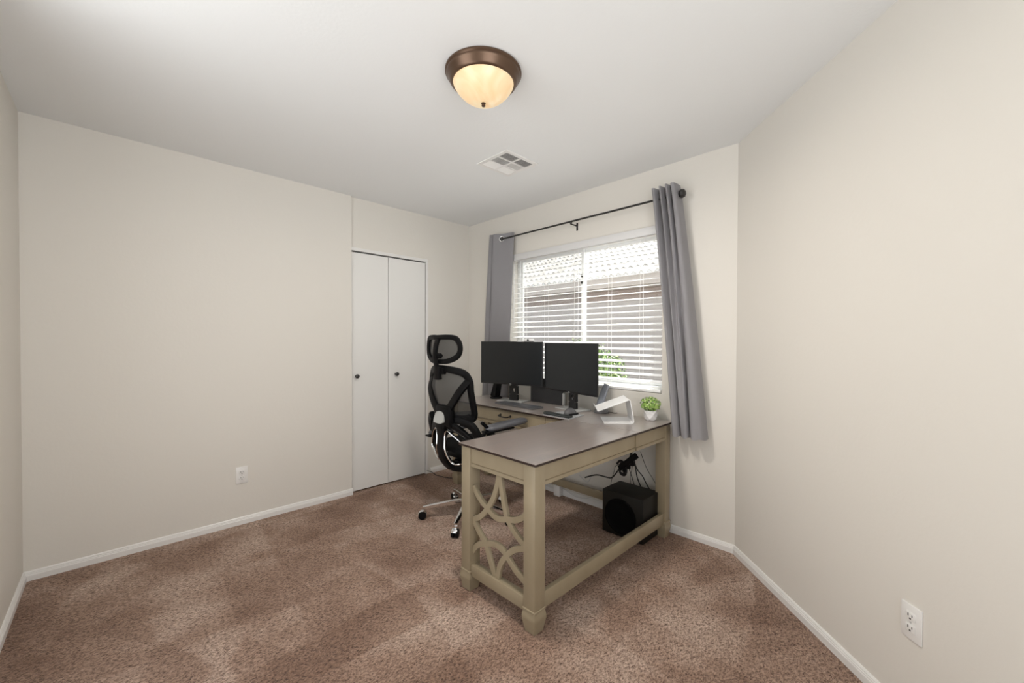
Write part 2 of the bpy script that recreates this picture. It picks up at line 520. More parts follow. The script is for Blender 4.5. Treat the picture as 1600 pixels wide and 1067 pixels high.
# thin trim around the closet opening (header and right jamb)
bm = B()
box(bm, CL - 0.05, CL + 0.004, DY0, DY1 + 0.022, DZ, DZ + 0.026, 0.002, 1)
box(bm, CL - 0.05, CL + 0.004, DY1 + 0.002, DY1 + 0.026, 0, DZ + 0.002, 0.002, 1)
S(obj('trim_1', bm, 'trim'))

# ---------------------------------------------------------------- window
win = bpy.data.objects.new('window_1', None); col.objects.link(win); win.location = ((WX0 + WX1) / 2, 0.12, WZ0); S(win)
fy0, fy1 = 0.095, 0.155
xm = (WX0 + WX1) / 2
bm = B()
t = 0.035
box(bm, WX0, WX0 + t, fy0, fy1, WZ0, WZ1, .003, 1); box(bm, WX1 - t, WX1, fy0, fy1, WZ0, WZ1, .003, 1)
box(bm, WX0 + t, WX1 - t, fy0, fy1, WZ0, WZ0 + t, .003, 1); box(bm, WX0 + t, WX1 - t, fy0, fy1, WZ1 - t, WZ1, .003, 1)
obj('window_frame', bm, 'vinyl', win)
for k, (x0, x1, yy) in enumerate(((WX0 + t, xm + 0.013, 0.108), (xm - 0.013, WX1 - t, 0.132))):
    bm = B(); w = 0.024
    box(bm, x0, x0 + w, yy, yy + .022, WZ0 + t, WZ1 - t, .002, 1); box(bm, x1 - w, x1, yy, yy + .022, WZ0 + t, WZ1 - t, .002, 1)
    box(bm, x0 + w, x1 - w, yy, yy + .022, WZ0 + t, WZ0 + t + w, .002, 1); box(bm, x0 + w, x1 - w, yy, yy + .022, WZ1 - t - w, WZ1 - t, .002, 1)
    if k == 0:
        for zz in (1.60, 1.66): pass
    sash = obj('window_sash', bm, 'vinyl', win)
    bm = B(); box(bm, x0 + w, x1 - w, yy + .009, yy + .013, WZ0 + t + w, WZ1 - t - w)
    obj('window_pane', bm, 'glass', sash, smooth=False)
    if k == 0:
        bm = B()
        for zz in (1.745, 1.80): box(bm, x1 - w + .004, x1 - .006, yy - .014, yy, zz - .012, zz + .012, .003, 1)
        obj('window_latch', bm, 'black_metal', sash, label='small dark latch')
bm = B(); quad(bm, [(WX0 + t, .150, WZ0 + t), (xm, .150, WZ0 + t), (xm, .150, WZ1 - t), (WX0 + t, .150, WZ1 - t)])
obj('insect_screen', bm, 'screening', win, smooth=False)

# ---------------------------------------------------------------- blind
bl = thing('window_blind', (xm, 0.03, WZ1), 'white horizontal slatted blind with open slats hanging inside the window opening', 'blind')
bx0, bx1 = WX0 + 0.006, WX1 - 0.006
bm = B()
box(bm, bx0, bx1, -0.022, -0.008, WZ1 - 0.060, WZ1 - 0.002, .004, 2)
for xx in (bx0, bx1 - 0.01): box(bm, xx, xx + .01, -0.010, 0.03, WZ1 - 0.060, WZ1 - 0.002, .002, 1)
obj('valance', bm, 'valance', bl)
bm = B(); box(bm, bx0 + .012, bx1 - .012, 0.0, 0.052, WZ1 - 0.050, WZ1 - 0.004, .002, 1); obj('headrail', bm, 'slat', bl)
bm = B()
zs = WZ1 - 0.085; tilt = radians(14); ns = 0
while zs > WZ0 + 0.045:
    T = Matrix.Translation((0, 0.026, zs)) @ Matrix.Rotation(tilt, 4, 'X')
    box(bm, bx0 + .004, bx1 - .004, -0.025, 0.025, -0.0014, 0.0014, .0012, 1, mtx=T)
    zs -= 0.0445; ns += 1
obj('slats', bm, 'slat', bl)
bm = B(); box(bm, bx0 + .004, bx1 - .004, 0.0, 0.05, WZ0 + .003, WZ0 + 0.021, .004, 2); obj('bottom_rail', bm, 'slat', bl)
for xx in (bx0 + 0.16, xm, bx1 - 0.16, bx0 + .42, bx1 - .42):
    bm = B()
    for yy in (0.0005, 0.0515): tube(bm, [(xx, yy, WZ0 + .01), (xx, yy, WZ1 - .05)], 0.0009, 6)
    obj('ladder_cord', bm, 'slat', bl)
bm = B(); tube(bm, [(bx0 + .05, -.006, WZ1 - .06), (bx0 + .05, -.006, 1.42)], 0.0035, 8)
obj('tilt_wand', bm, 'slat', bl)

# ---------------------------------------------------------------- curtain rod and curtains
RZ, RYY = 2.196, -0.085
rod = thing('curtain_rod', (1.38, 0, RZ), 'thin black curtain rod with round end knobs mounted above the window', 'curtain rod')
bm = B(); tube(bm, [(0.49, RYY, RZ), (2.20, RYY, RZ)], 0.0070, 12); obj('pole', bm, 'black_metal', rod)
for xx, sg in ((2.20, 1),):
    bm = B(); lathe(bm, [(0.009, 0), (0.012, 0.004), (0.010, 0.010), (0.022, 0.018), (0.028, 0.032), (0.024, 0.046), (0.012, 0.054), (0, 0.055)] if sg > 0 else
                    [(0.009, 0), (0.012, -0.004), (0.010, -0.010), (0.022, -0.018), (0.028, -0.032), (0.024, -0.046), (0.012, -0.054), (0, -0.055)], (xx, RYY, RZ), 20, 'x')
    obj('finial', bm, 'black_metal', rod)
for xx in (0.515, 1.355, 2.19):
    bm = B()
    box(bm, xx - .008, xx + .008, -0.004, 0.0, RZ - .055, RZ + .005, .001, 1)
    tube(bm, [(xx, -0.002, RZ - .018), (xx, RYY, RZ - .018)], 0.0055, 8)
    tube(bm, [(xx, RYY - .011, RZ - .002), (xx, RYY - .008, RZ - .012), (xx, RYY, RZ - .0165), (xx, RYY + .008, RZ - .012), (xx, RYY + .011, RZ - .002)], 0.0045, 8)
    obj('bracket', bm, 'black_metal', rod)

def curtain(name, label, top, bot, ztop, zbot, ncol, seed, grommets, side):
    """top/bot: lists of (x, y) control points of the fold line at the hem and heading"""
    T = spline([(x, y, 0) for x, y in top], ncol); Bt = spline([(x, y, 0) for x, y in bot], ncol)
    rows = 46; bm = B(); grid = []
    rnd = random.Random(seed)
    for i in range(rows + 1):
        f = i / rows; z = ztop + (zbot - ztop) * f
        e = f ** 0.9
        row = []
        for j in range(len(T)):
            p = T[j].lerp(Bt[j], e)
            wob = 0.004 * sin(j * 0.35 + f * 5 + seed) * f
            row.append(bm.verts.new((p.x, p.y + wob, z + (0.004 * sin(j * 0.5 + seed) if i == rows else 0))))
        grid.append(row)
    for a, b in zip(grid, grid[1:]):
        for j in range(len(a) - 1): bm.faces.new((a[j], a[j + 1], b[j + 1], b[j]))
    bmesh.ops.solidify(bm, geom=bm.faces[:], thickness=0.0025)
    root = thing(name, ((top[0][0] + top[-1][0]) / 2, RYY, zbot), label, 'curtain', 'grey curtains beside the window')
    c = obj('curtain_panel', bm, 'curtain', root, angle=80)
    # hem line
    for gx, gy, yawg in grommets:
        bm = B()
        Mx = Matrix.Rotation(yawg, 4, 'Z')
        tube(bm, [Vector((gx, gy, RZ)) + Mx @ Vector((.022 * cos(t), -.003, .022 * sin(t))) for t in [2 * pi * i / 24 for i in range(24)]], .0048, 8, closed=True)
        gm = obj('grommet', bm, 'chrome', root, label='silver metal ring')
        bm = B(); lathe(bm, [(.019, -.0035), (.019, -.0025)], (gx, gy, RZ), 24, 'y', mtx=Mx)
        obj('grommet_opening', bm, 'slot', gm)
    return root

# left: a narrow flap, a broad flat face, a turn-back
curtain('curtain', 'grey grommet curtain hanging left of the window, behind the left monitor',
        [(0.420, -0.080), (0.432, -0.118), (0.450, -0.128), (0.468, -0.118), (0.476, -0.096), (0.486, -0.122), (0.510, -0.118), (0.560, -0.0865), (0.62, -0.066), (0.668, -0.054), (0.682, -0.040), (0.655, -0.034)],
        [(0.200, -0.010), (0.215, -0.030), (0.250, -0.038), (0.285, -0.032), (0.300, -0.012), (0.315, -0.034), (0.350, -0.040), (0.42, -0.040), (0.50, -0.036), (0.555, -0.026), (0.57, -0.012), (0.54, -0.006)],
        2.245, 0.655, 7, 1, [(0.566, -0.0865, 0.56)], 0)
# right: four vertical folds
curtain('curtain', 'grey grommet curtain hanging right of the window beside the desk end',
        [(2.035, -0.050), (2.040, -0.110), (2.062, -0.130), (2.080, -0.060), (2.094, -0.120), (2.110, -0.135), (2.124, -0.060), (2.136, -0.122), (2.154, -0.142), (2.166, -0.070), (2.176, -0.130), (2.20, -0.130), (2.205, -0.05)],
        [(2.190, -0.035), (2.186, -0.085), (2.205, -0.125), (2.232, -0.115), (2.242, -0.050), (2.250, -0.112), (2.272, -0.128), (2.296, -0.112), (2.304, -0.045), (2.312, -0.115), (2.345, -0.130), (2.380, -0.110), (2.390, -0.040)],
        2.262, 0.668, 7, 2, [], 1)

# ---------------------------------------------------------------- ceiling lamp
LX, LY = 1.945, -1.47
lamp = thing('ceiling_lamp', (LX, LY, H), 'round flush ceiling lamp with bronze rim and lit cream alabaster glass bowl', 'ceiling lamp')
bm = B()
lathe(bm, [(0.10, H), (0.162, H), (0.166, H - .004), (0.166, H - .010), (0.160, H - .015), (0.160, H - .020), (0.156, H - .026), (0.150, H - .034), (0.146, H - .044), (0.139, H - .052), (0.134, H - .054), (0.130, H - .050)], (LX, LY, 0), 64)
obj('pan', bm, 'bronze', lamp)
bm = B(); dz = H - .050
lathe(bm, [(0.1325, dz), (0.129, dz - .010), (0.114, dz - .033), (0.093, dz - .054), (0.071, dz - .069), (0.046, dz - .0795), (0.02, dz - .0845), (0.0, dz - .085)], (LX, LY, 0), 64)
obj('glass_bowl', bm, 'lampglass', lamp, angle=80)
bm = B(); fz = dz - .085
lathe(bm, [(0.010, fz + .002), (0.010, fz - .001), (0.006, fz - .004), (0.0085, fz - .008), (0.008, fz - .013), (0.0, fz - .016)], (LX, LY, 0), 20)
obj('finial', bm, 'bronze', lamp)
ld = bpy.data.lights.new('ceiling_lamp_light', 'AREA'); ld.shape = 'DISK'; ld.size = 0.18
ld.energy = 17; ld.color = (1.0, 0.92, 0.83)
lo = bpy.data.objects.new('lamp_light', ld); col.objects.link(lo); lo.parent = lamp; lo.location = (0, 0, -0.156)

# ---------------------------------------------------------------- air vent
V = [Vector((1.213, -.915, H)), Vector((1.497, -.908, H)), Vector((1.492, -.608, H)), Vector((1.208, -.615, H))]
vc = sum(V, Vector()) / 4
vent = thing('ceiling_vent', (vc.x, vc.y, H), 'square white air vent grille set in the ceiling in front of the window', 'vent')
vx, vy, hw = vc.x, vc.y, 0.144
bm = B()
z0, z1 = H - 0.007, H
box(bm, vx - hw, vx - hw + .028, vy - hw, vy + hw, z0, z1, .002, 1); box(bm, vx + hw - .028, vx + hw, vy - hw, vy + hw, z0, z1, .002, 1)
box(bm, vx - hw + .028, vx + hw - .028, vy - hw, vy - hw + .028, z0, z1, .002, 1); box(bm, vx - hw + .028, vx + hw - .028, vy + hw - .028, vy + hw, z0, z1, .002, 1)
iw = hw - .028
box(bm, vx - iw - .001, vx + iw + .001, vy - .006, vy + .006, z0 - .0004, z1 - .001)
for k in (-1, 1): box(bm, vx + k * iw / 3 - .006, vx + k * iw / 3 + .006, vy - iw, vy + iw, z0, z1 - .001)
fr = obj('vent_frame', bm, 'plastic_white', vent)
bm = B(); box(bm, vx - iw, vx + iw, vy - iw, vy + iw, H - .0012, H - .0004); obj('duct', bm, 'slot', vent, smooth=False)
cells = [(-iw, -iw / 3 - .006), (-iw / 3 + .006, iw / 3 - .006), (iw / 3 + .006, iw)]
for ci, (a, b_) in enumerate(cells):
    for ri, (c, d) in enumerate(((-iw, -.006), (.006, iw))):
        bm = B(); ang = {0: -0.5, 1: 0.15, 2: 0.9}[ci] if ri == 1 else {0: -0.5, 1: 1.1, 2: 0.9}[ci]
        nl = 6
        for k in range(nl):
            xx = vx + a + (b_ - a) * (k + .5) / nl
            T = Matrix.Translation((xx, 0, H - .0045)) @ Matrix.Rotation(ang, 4, 'Y')
            box(bm, -.0045, .0045, vy + c, vy + d, -.0005, .0005, mtx=T)
        obj('louvers', bm, 'plastic_white', vent, smooth=False)

# ---------------------------------------------------------------- outlets
def outlet(c, ux, nrm, label):
    """c centre on wall, ux horizontal unit along wall, nrm unit out of wall"""
    c, ux, nrm = Vector(c), Vector(ux), Vector(nrm)
    Mx = Matrix((ux, nrm, Vector((0, 0, 1)))).transposed().to_4x4(); Mx.translation = c
    root = thing('wall_outlet', c, label, 'outlet', 'white wall outlets')
    bm = B(); box(bm, -.035, .035, 0, .006, -.0575, .0575, .0022, 2, mtx=Mx); obj('cover_plate', bm, 'plastic_white', root)
    for zc in (.0195, -.0195):
        bm = B(); vs = box(bm, -.0165, .0165, .005, .0085, zc - .0135, zc + .0135, .003, 2, mtx=Mx)
        so = obj('socket', bm, 'plastic_white', root)
        bm = B()
        box(bm, -.0085, -.0055, .0084, .0090, zc - .0005, zc + .0085, mtx=Mx); box(bm, .0055, .0080, .0084, .0090, zc + .0005, zc + .0080, mtx=Mx)
        box(bm, -.0028, .0028, .0084, .0090, zc - .0095, zc - .0045, mtx=Mx)
        obj('slots', bm, 'slot', so, smooth=False, label='dark plug slots')
    bm = B(); box(bm, -.003, .003, .006, .0075, -.003, .003, .001, 1, mtx=Mx); obj('screw', bm, 'silver', root)
outlet((0, -1.990, .338), (0, 1, 0), (1, 0, 0), 'white double wall outlet low on the long left wall')
rc = 1.101
outlet((X3 + rc * s2, -rc * s2, .347), (s2, -s2, 0), (-s2, -s2, 0), 'white double wall outlet low on the angled right wall')

# ================================================================ THE DESK
DT = 0.746
desk = thing('corner_desk', (1.9, -0.7, 0), 'L-shaped corner desk in khaki paint with dark wood tops and lattice end panel', 'desk')
XR = 2.170; XL = 0.345; YF = -0.492; YBK = -0.046; XI = 1.634; YN = -1.370
bm = B(); box(bm, XL, XR, YF, YBK, DT - .013, DT, .002, 1); o1 = obj('main_top', bm, ['wood_x', 'wood_edge'], desk)
bm = B(); box(bm, XI, XR, YN, YF - .0025, DT - .013, DT, .002, 1); o2 = obj('return_top', bm, ['wood_y', 'wood_edge'], desk)
for o in (o1, o2):
    for f in o.data.polygons:
        if f.normal.z < 0.5: f.material_index = 1

def leg(x0, y0, w=0.068, ztop=DT - .0135):
    bm = B(); x1, y1 = x0 + w, y0 + w
    box(bm, x0, x1, y0, y1, .098, ztop, .0025, 2)
    lg = obj('leg', bm, 'paint', desk)
    cx, cy = (x0 + x1) / 2, (y0 + y1) / 2
    bm = B()
    rings = []
    for hw_, z in ((w / 2 + .001, .104), (w / 2 + .0035, .101), (w / 2 + .0035, .095), (w / 2 + .001, .092), (w / 2 + .004, .074), (w / 2 + .0055, .064), (w / 2 + .004, .054), (w / 2 - .005, .0)):
        rings.append([bm.verts.new((cx + a * hw_, cy + b_ * hw_, z)) for a, b_ in ((-1, -1), (1, -1), (1, 1), (-1, 1))])
    bm.faces.new(rings[0]); bm.faces.new(rings[-1][::-1])
    for a, b_ in zip(rings, rings[1:]):
        for j in range(4): bm.faces.new((a[j], a[(j + 1) % 4], b_[(j + 1) % 4], b_[j]))
    bmesh.ops.bevel(bm, geom=[e for e in bm.edges if abs(e.verts[0].co.z - e.verts[1].co.z) > 0.004], offset=.002, segments=1, affect='EDGES')
    obj('foot', bm, 'paint', lg, angle=22)
W = .068
xr0 = XR - .014 - W
leg(xr0, YN + .012); leg(XI + .010, YN + .012)
leg(xr0, YBK - .012 - W); leg(XL + .014, YBK - .012 - W); leg(XL + .014, YF + .012)

def apron_x(x0, x1, yf, z0=.633, out=-1, parent=desk, name='apron'):
    """apron running along x; outer face at yf, facing out (-1 = -y)"""
    bm = B(); t = .018
    ya, yb = (yf, yf + t) if out < 0 else (yf - t, yf)
    box(bm, x0, x1, ya, yb, z0, DT - .0135)
    e = .004 * out
    box(bm, x0, x1, min(ya, yf + e), max(yb, yf + e), z0, z0 + .018, .0015, 1)
    box(bm, x0, x1, min(yf, yf - .0006 * -out), max(yf, yf + .0006 * out) , z0 + .018, z0 + .0205, mi=1)
    return obj(name, bm, ['paint', 'groove'], parent)
def apron_y(y0, y1, xf, z0=.633, out=1, parent=desk, name='apron'):
    bm = B(); t = .018
    xa, xb = (xf - t, xf) if out > 0 else (xf, xf + t)
    box(bm, xa, xb, y0, y1, z0, DT - .0135)
    e = .004 * out
    box(bm, min(xa, xf + e), max(xb, xf + e), y0, y1, z0, z0 + .018, .0015, 1)
    box(bm, min(xf, xf + .0006 * out), max(xf, xf + .0006 * out), y0, y1, z0 + .018, z0 + .0205, mi=1)
    return obj(name, bm, ['paint', 'groove'], parent)
ye = YN + .012
apron_x(XI + .010 + W, xr0, ye + .012)
apron_y(ye + W, YF, XR - .014 - .012)
apron_y(YF, YBK - .012 - W, XR - .014 - .006, name='side_panel')
apron_y(ye + W, YF - .02, XI + .010 + .012, out=-1)
apron_x(XL + .014 + W, xr0, YBK - .03, out=1)
apron_y(YF + .012 + W, YBK - .012 - W, XL + .014 + .012, out=-1)
# front of main desk: two drawers and a rail
apron_x(XL + .014 + W, XI + .02, YF + .022, z0=.606, name='front_rail')
def drawer(x0, x1, hx):
    bm = B(); yf = YF + .016
    box(bm, x0, x1, yf, yf + .018, .636, DT - .017, .0015, 1)
    d = obj('drawer', bm, 'paint', desk)
    if hx:
        bm = B()
        pts = [(hx - .055, yf, .690), (hx - .055, yf - .022, .688), (hx - .05, yf - .027, .686), (hx - .02, yf - .029, .682), (hx + .02, yf - .029, .682), (hx + .05, yf - .027, .686), (hx + .055, yf - .022, .688), (hx + .055, yf, .690)]
        tube(bm, spline(pts, 4), .0052, 8)
        for k in (-1, 1): lathe(bm, [(.010, 0), (.010, -.002), (.007, -.004)], (hx + k * .055, yf, .690), 14, 'y')
        obj('handle', bm, 'black_metal', d, label='dark curved pull handle')
drawer(XL + .014 + W + .004, 0.640, None)
drawer(0.643, 1.440, 1.035)
drawer(1.444, XI + .02, None)

# stretchers
bm = B(); box(bm, XR - .014 - .034, XR - .014 - .010, ye + W - .002, YBK - .012 - W + .002, .086, .160, .003, 2); obj('side_stretcher', bm, 'paint', desk)
bm = B(); box(bm, XI + .010 + W - .002, xr0 + .002, ye + .010, ye + .050, .076, .136, .003, 2); obj('end_stretcher', bm, 'paint', desk)
bm = B(); box(bm, XL + .014 + W, xr0, YBK - .012 - .050, YBK - .012 - .020, .110, .165, .003, 2); obj('back_stretcher', bm, 'paint', desk)

# fretwork end panel : curved lattice, drawn in panel coordinates (u across, v up)
U0, U1 = XI + .010 + W, xr0
V0, V1 = .134, .633
PW = U1 - U0
def P2(u, v): return (U0 + u, ye + .030, v)
def bez(a, b_, bulge, n=10):
    """arc between two 2D points with sideways bulge"""
    ax, ay = a; bx_, by_ = b_; mx_, my_ = (ax + bx_) / 2, (ay + by_) / 2
    dx, dy = bx_ - ax, by_ - ay; L = hypot(dx, dy)
    cx_, cy_ = mx_ - dy / L * bulge * 2, my_ + dx / L * bulge * 2
    return [P2((1 - t) ** 2 * ax + 2 * t * (1 - t) * cx_ + t * t * bx_, (1 - t) ** 2 * ay + 2 * t * (1 - t) * cy_ + t * t * by_) for t in [k / n for k in range(n + 1)]]
bm = B()
c = PW / 2 + .004
arcs = [
    ((-.004, .530), (.110, .448), -.010),
    ((.110, .448), (.243, .440), -.022),
    ((.243, .440), (.382, .512), -.018),
    ((.188, .640), (.110, .452), .016),
    ((.110, .452), (-.004, .362), .012),
    ((.192, .640), (.243, .445), -.004),
    ((.243, .445), (.382, .350), -.014),
    ((-.004, .362), (.097, .272), -.006),
    ((.097, .272), (.176, .120), -.006),
    ((-.004, .196), (.097, .266), .016),
    ((.097, .266), (.243, .268), .024),
    ((.243, .268), (.382, .190), -.012),
    ((.182, .120), (.243, .264), .016),
    ((.243, .264), (.382, .345), .016),
]
for a, b_, g in arcs:
    tube(bm, bez(a, b_, g), .0155, 8, rb=.010, up=(0, 1, 0), sq=True)
obj('lattice_panel', bm, 'paint', desk, angle=40)

# ================================================================ THE CHAIR
CXc, CYc = 1.0, -0.80
ch = thing('office_chair', (CXc, CYc, 0), 'black high-back mesh office chair with headrest and chrome five-star base', 'chair')
def L3(x, y, z): return Vector((CXc + x, CYc + y, z))
def arcY(x, yb, k): return yb + k * x * x
# base
bm = B(); lathe(bm, [(.032, .062), (.046, .066), (.05, .085), (.046, .125), (.034, .135)], (CXc, CYc, 0), 24); obj('hub', bm, 'chrome', ch)
for k, deg in enumerate((-126, -54, 18, 90, 162)):
    a = radians(deg); dx, dy = cos(a), sin(a)
    bm = B()
    pts = [L3(dx * r, dy * r, z) for r, z in ((.035, .112), (.10, .110), (.18, .101), (.26, .090), (.325, .080))]
    tube(bm, pts, .021, 10, rb=.016, up=(0, 0, 1), radii=[1.2, 1.05, .9, .78, .62], sq=True)
    arm = obj('base_arm', bm, 'chrome', ch)
    bm = B(); tube(bm, [L3(dx * .318, dy * .318, .085), L3(dx * .318, dy * .318, .050)], .006, 8)
    cs = obj('caster', bm, 'chrome', arm)
    cc = L3(dx * .330, dy * .330, .028); side = Vector((-dy, dx, 0))
    bm = B(); Mx = Matrix.Rotation(a, 4, 'Z')
    for s_ in (-1, 1):
        lathe(bm, [(.012, -.009), (.025, -.009), (.028, -.004), (.028, .004), (.025, .009), (.012, .009)], cc + side * (s_ * .014), 22, 'y', mtx=Mx)
    # merged into one wheel pair mesh
    me_w = obj('caster_wheels', bm, 'black_plastic', arm)
    bm = B()
    tube(bm, [cc + Vector((dx * .031 * cos(t), dy * .031 * cos(t), .031 * sin(t))) for t in [radians(d_) for d_ in range(25, 171, 18)]], .019, 8, rb=.003, up=lambda p, c_=cc: (p - c_))
    obj('caster_hood', bm, 'chrome', arm)
bm = B(); lathe(bm, [(.026, .13), (.026, .30), (.018, .30), (.018, .43), (.03, .43), (.03, .455)], (CXc, CYc, 0), 20); obj('gas_lift', bm, 'black_plastic', ch)
bm = B()
box(bm, CXc - .09, CXc + .09, CYc - .13, CYc + .12, .445, .485, .012, 2)
tube(bm, [L3(.08, .03, .46), L3(.20, .03, .455), L3(.235, .03, .452)], .005, 8)
tube(bm, [L3(.205, .03, .454), L3(.25, .03, .452)], .009, 8)
obj('tilt_mechanism', bm, 'black_plastic', ch)
# seat
bm = B()
n_u, n_v = 18, 18; g = []
def seatpt(u, v, top):
    x = .240 * u * (1 - .22 * abs(v) ** 4); y = .225 * v * (1 - .14 * abs(u) ** 4)
    e = max(abs(u), abs(v)); drop = .030 * e ** 6
    zz = .545 + .010 * u * u - .035 * max(0, v) ** 3 - drop if top else .492 + .004
    return L3(x, y + .065, zz)
gt = [[bm.verts.new(seatpt(-1 + 2 * i / n_u, -1 + 2 * j / n_v, True)) for j in range(n_v + 1)] for i in range(n_u + 1)]
gb = [[bm.verts.new(seatpt(-1 + 2 * i / n_u, -1 + 2 * j / n_v, False)) for j in range(n_v + 1)] for i in range(n_u + 1)]
for i in range(n_u):
    for j in range(n_v):
        bm.faces.new((gt[i][j], gt[i + 1][j], gt[i + 1][j + 1], gt[i][j + 1])); bm.faces.new((gb[i][j], gb[i][j + 1], gb[i + 1][j + 1], gb[i + 1][j]))
for i in range(n_u):
    bm.faces.new((gt[i][0], gb[i][0], gb[i + 1][0], gt[i + 1][0])); bm.faces.new((gt[i][n_v], gt[i + 1][n_v], gb[i + 1][n_v], gb[i][n_v]))
for j in range(n_v):
    bm.faces.new((gt[0][j], gt[0][j + 1], gb[0][j + 1], gb[0][j])); bm.faces.new((gt[n_u][j], gb[n_u][j], gb[n_u][j + 1], gt[n_u][j + 1]))
seat = obj('seat', bm, 'black_soft', ch, angle=60)
bm = B(); box(bm, CXc - .17, CXc + .17, CYc - .12, CYc + .23, .478, .500, .01, 2); obj('seat_pan', bm, 'black_plastic', ch)

# backrest frame on a curved surface
YBc = -.302
def bk(x, z, dy=0.0):
    K = [(1.10, -.238), (1.04, -.248), (.95, -.268), (.85, -.246), (.75, -.215), (.60, -.20)]
    yc = K[-1][1]
    for (za, ya), (zb_, yb_) in zip(K, K[1:]):
        if z >= zb_:
            yc = yb_ + (ya - yb_) * min(1, (z - zb_) / (za - zb_)); break
    return L3(x * .93, yc + 1.65 * x * x + dy, z)
outer = [(-.02, 1.078), (.10, 1.072), (.19, 1.050), (.232, 1.000), (.243, .93), (.243, .85), (.236, .775), (.205, .742), (.10, .732), (0, .728), (-.10, .732), (-.205, .742), (-.236, .775), (-.243, .85), (-.243, .93), (-.232, 1.00), (-.19, 1.050), (-.10, 1.072)]
bm = B()
tube(bm, spline([bk(x, z) for x, z in outer], 5, True), .024, 10, closed=True, rb=.014, up=(0, 1, 0), sq=True)
backf = obj('backrest_frame', bm, 'black_plastic', ch)
for s_ in (-1, 1):
    bm = B()
    tube(bm, spline([bk(s_ * .232, 1.01, .0), bk(s_ * .185, .935, -.004), bk(s_ * .120, .850, -.008), bk(s_ * .060, .785, -.012), bk(s_ * .02, .74, -.014)], 6), .028, 10, rb=.012, up=(0, 1, 0), sq=True)
    obj('backrest_strut', bm, 'black_plastic', backf)
bm = B()
g = []
for i in range(25):
    x = -.235 + .47 * i / 24; row = []
    for j in range(15):
        z = .742 + .325 * j / 14
        lim = .236 if z < 1.0 else .236 - (z - 1.0) * 1.2
        xx = max(-lim, min(lim, x))
        row.append(bm.verts.new(bk(xx, z, .006)))
    g.append(row)
for i in range(24):
    for j in range(14):
        try: bm.faces.new((g[i][j], g[i + 1][j], g[i + 1][j + 1], g[i][j + 1]))
        except ValueError: pass
obj('backrest_mesh', bm, 'mesh', ch, label='see-through dark grey woven mesh')
# crossbar at the top where the headrest post is held
bm = B(); tube(bm, [L3(0, -.268, 1.005), L3(0, -.272, 1.04), L3(0, -.268, 1.09)], .030, 12, rb=.018, up=(0, 1, 0), sq=True)
tube(bm, [bk(.0, 1.06, -.01), bk(.055, 1.062, -.01)], .022, 10, rb=.014, up=(0, 1, 0), sq=True)
obj('post_holder', bm, 'black_plastic', ch)
# headrest
YH = -.218
def hd(x, z, dy=0): return L3(x, -.258 + 1.15 * x * x + dy, z - .022)
hr = [(-.02, 1.310), (.08, 1.312), (.145, 1.305), (.176, 1.27), (.182, 1.225), (.162, 1.185), (.11, 1.158), (.05, 1.148), (-.05, 1.148), (-.11, 1.158), (-.162, 1.185), (-.182, 1.225), (-.176, 1.27), (-.145, 1.305), (-.08, 1.312)]
bm = B(); tube(bm, spline([hd(x, z) for x, z in hr], 5, True), .017, 10, closed=True, rb=.013, up=(0, 1, 0), sq=True)
hfr = obj('headrest_frame', bm, 'black_plastic', ch)
bm = B(); g = []
for i in range(17):
    x = -.175 + .35 * i / 16; row = []
    for j in range(9):
        z = 1.153 + .152 * j / 8
        lim = .178 - max(0, (1.20 - z)) * .75 - max(0, z - 1.28) * 1.0
        row.append(bm.verts.new(hd(max(-lim, min(lim, x)), z, .004)))
    g.append(row)
for i in range(16):
    for j in range(8):
        try: bm.faces.new((g[i][j], g[i + 1][j], g[i + 1][j + 1], g[i][j + 1]))
        except ValueError: pass
obj('headrest_mesh', bm, 'mesh', ch, label='see-through dark grey woven mesh')
bm = B()
tube(bm, spline([L3(0, -.268, 1.275), L3(0, -.282, 1.24), L3(0, -.292, 1.18), L3(0, -.286, 1.13), L3(0, -.268, 1.03)], 6), .019, 10, rb=.012, up=(0, 1, 0), sq=True)
tube(bm, [L3(-.03, -.280, 1.165), L3(.045, -.275, 1.165)], .014, 10, sq=True)
obj('headrest_post', bm, 'black_plastic', ch)

# spine shell below the backrest : U-shaped shell with two chrome-trimmed openings
def sh(x, z, dy=0):
    return L3(x, -.232 + 1.7 * x * x + .55 * max(0.0, .50 - z) + dy, z)
def loop_pts(s_):
    L = [(.046, .600), (.050, .650), (.070, .662), (.105, .640), (.160, .600), (.200, .555), (.205, .500), (.160, .455), (.105, .436), (.068, .452), (.050, .520)]
    return [(s_ * x, z) for x, z in L]
bm = B()
spine = [L3(0, -.232, .73), L3(0, -.234, .71), L3(0, -.236, .67), sh(0, .62), sh(0, .55), L3(0, -.222, .48), L3(0, -.175, .415), L3(0, -.09, .395), L3(0, .0, .42)]
tube(bm, spline(spine, 6), .040, 14, rb=.022, up=(0, 1, .0001), radii=[1.3] * 6 + [1.25] * 6 + [1.1] * 6 + [.95] * 6 + [.95] * 6 + [1.1] * 6 + [1.3] * 6 + [1.5] * 7, sq=True)
sp = obj('spine', bm, 'black_plastic', ch)
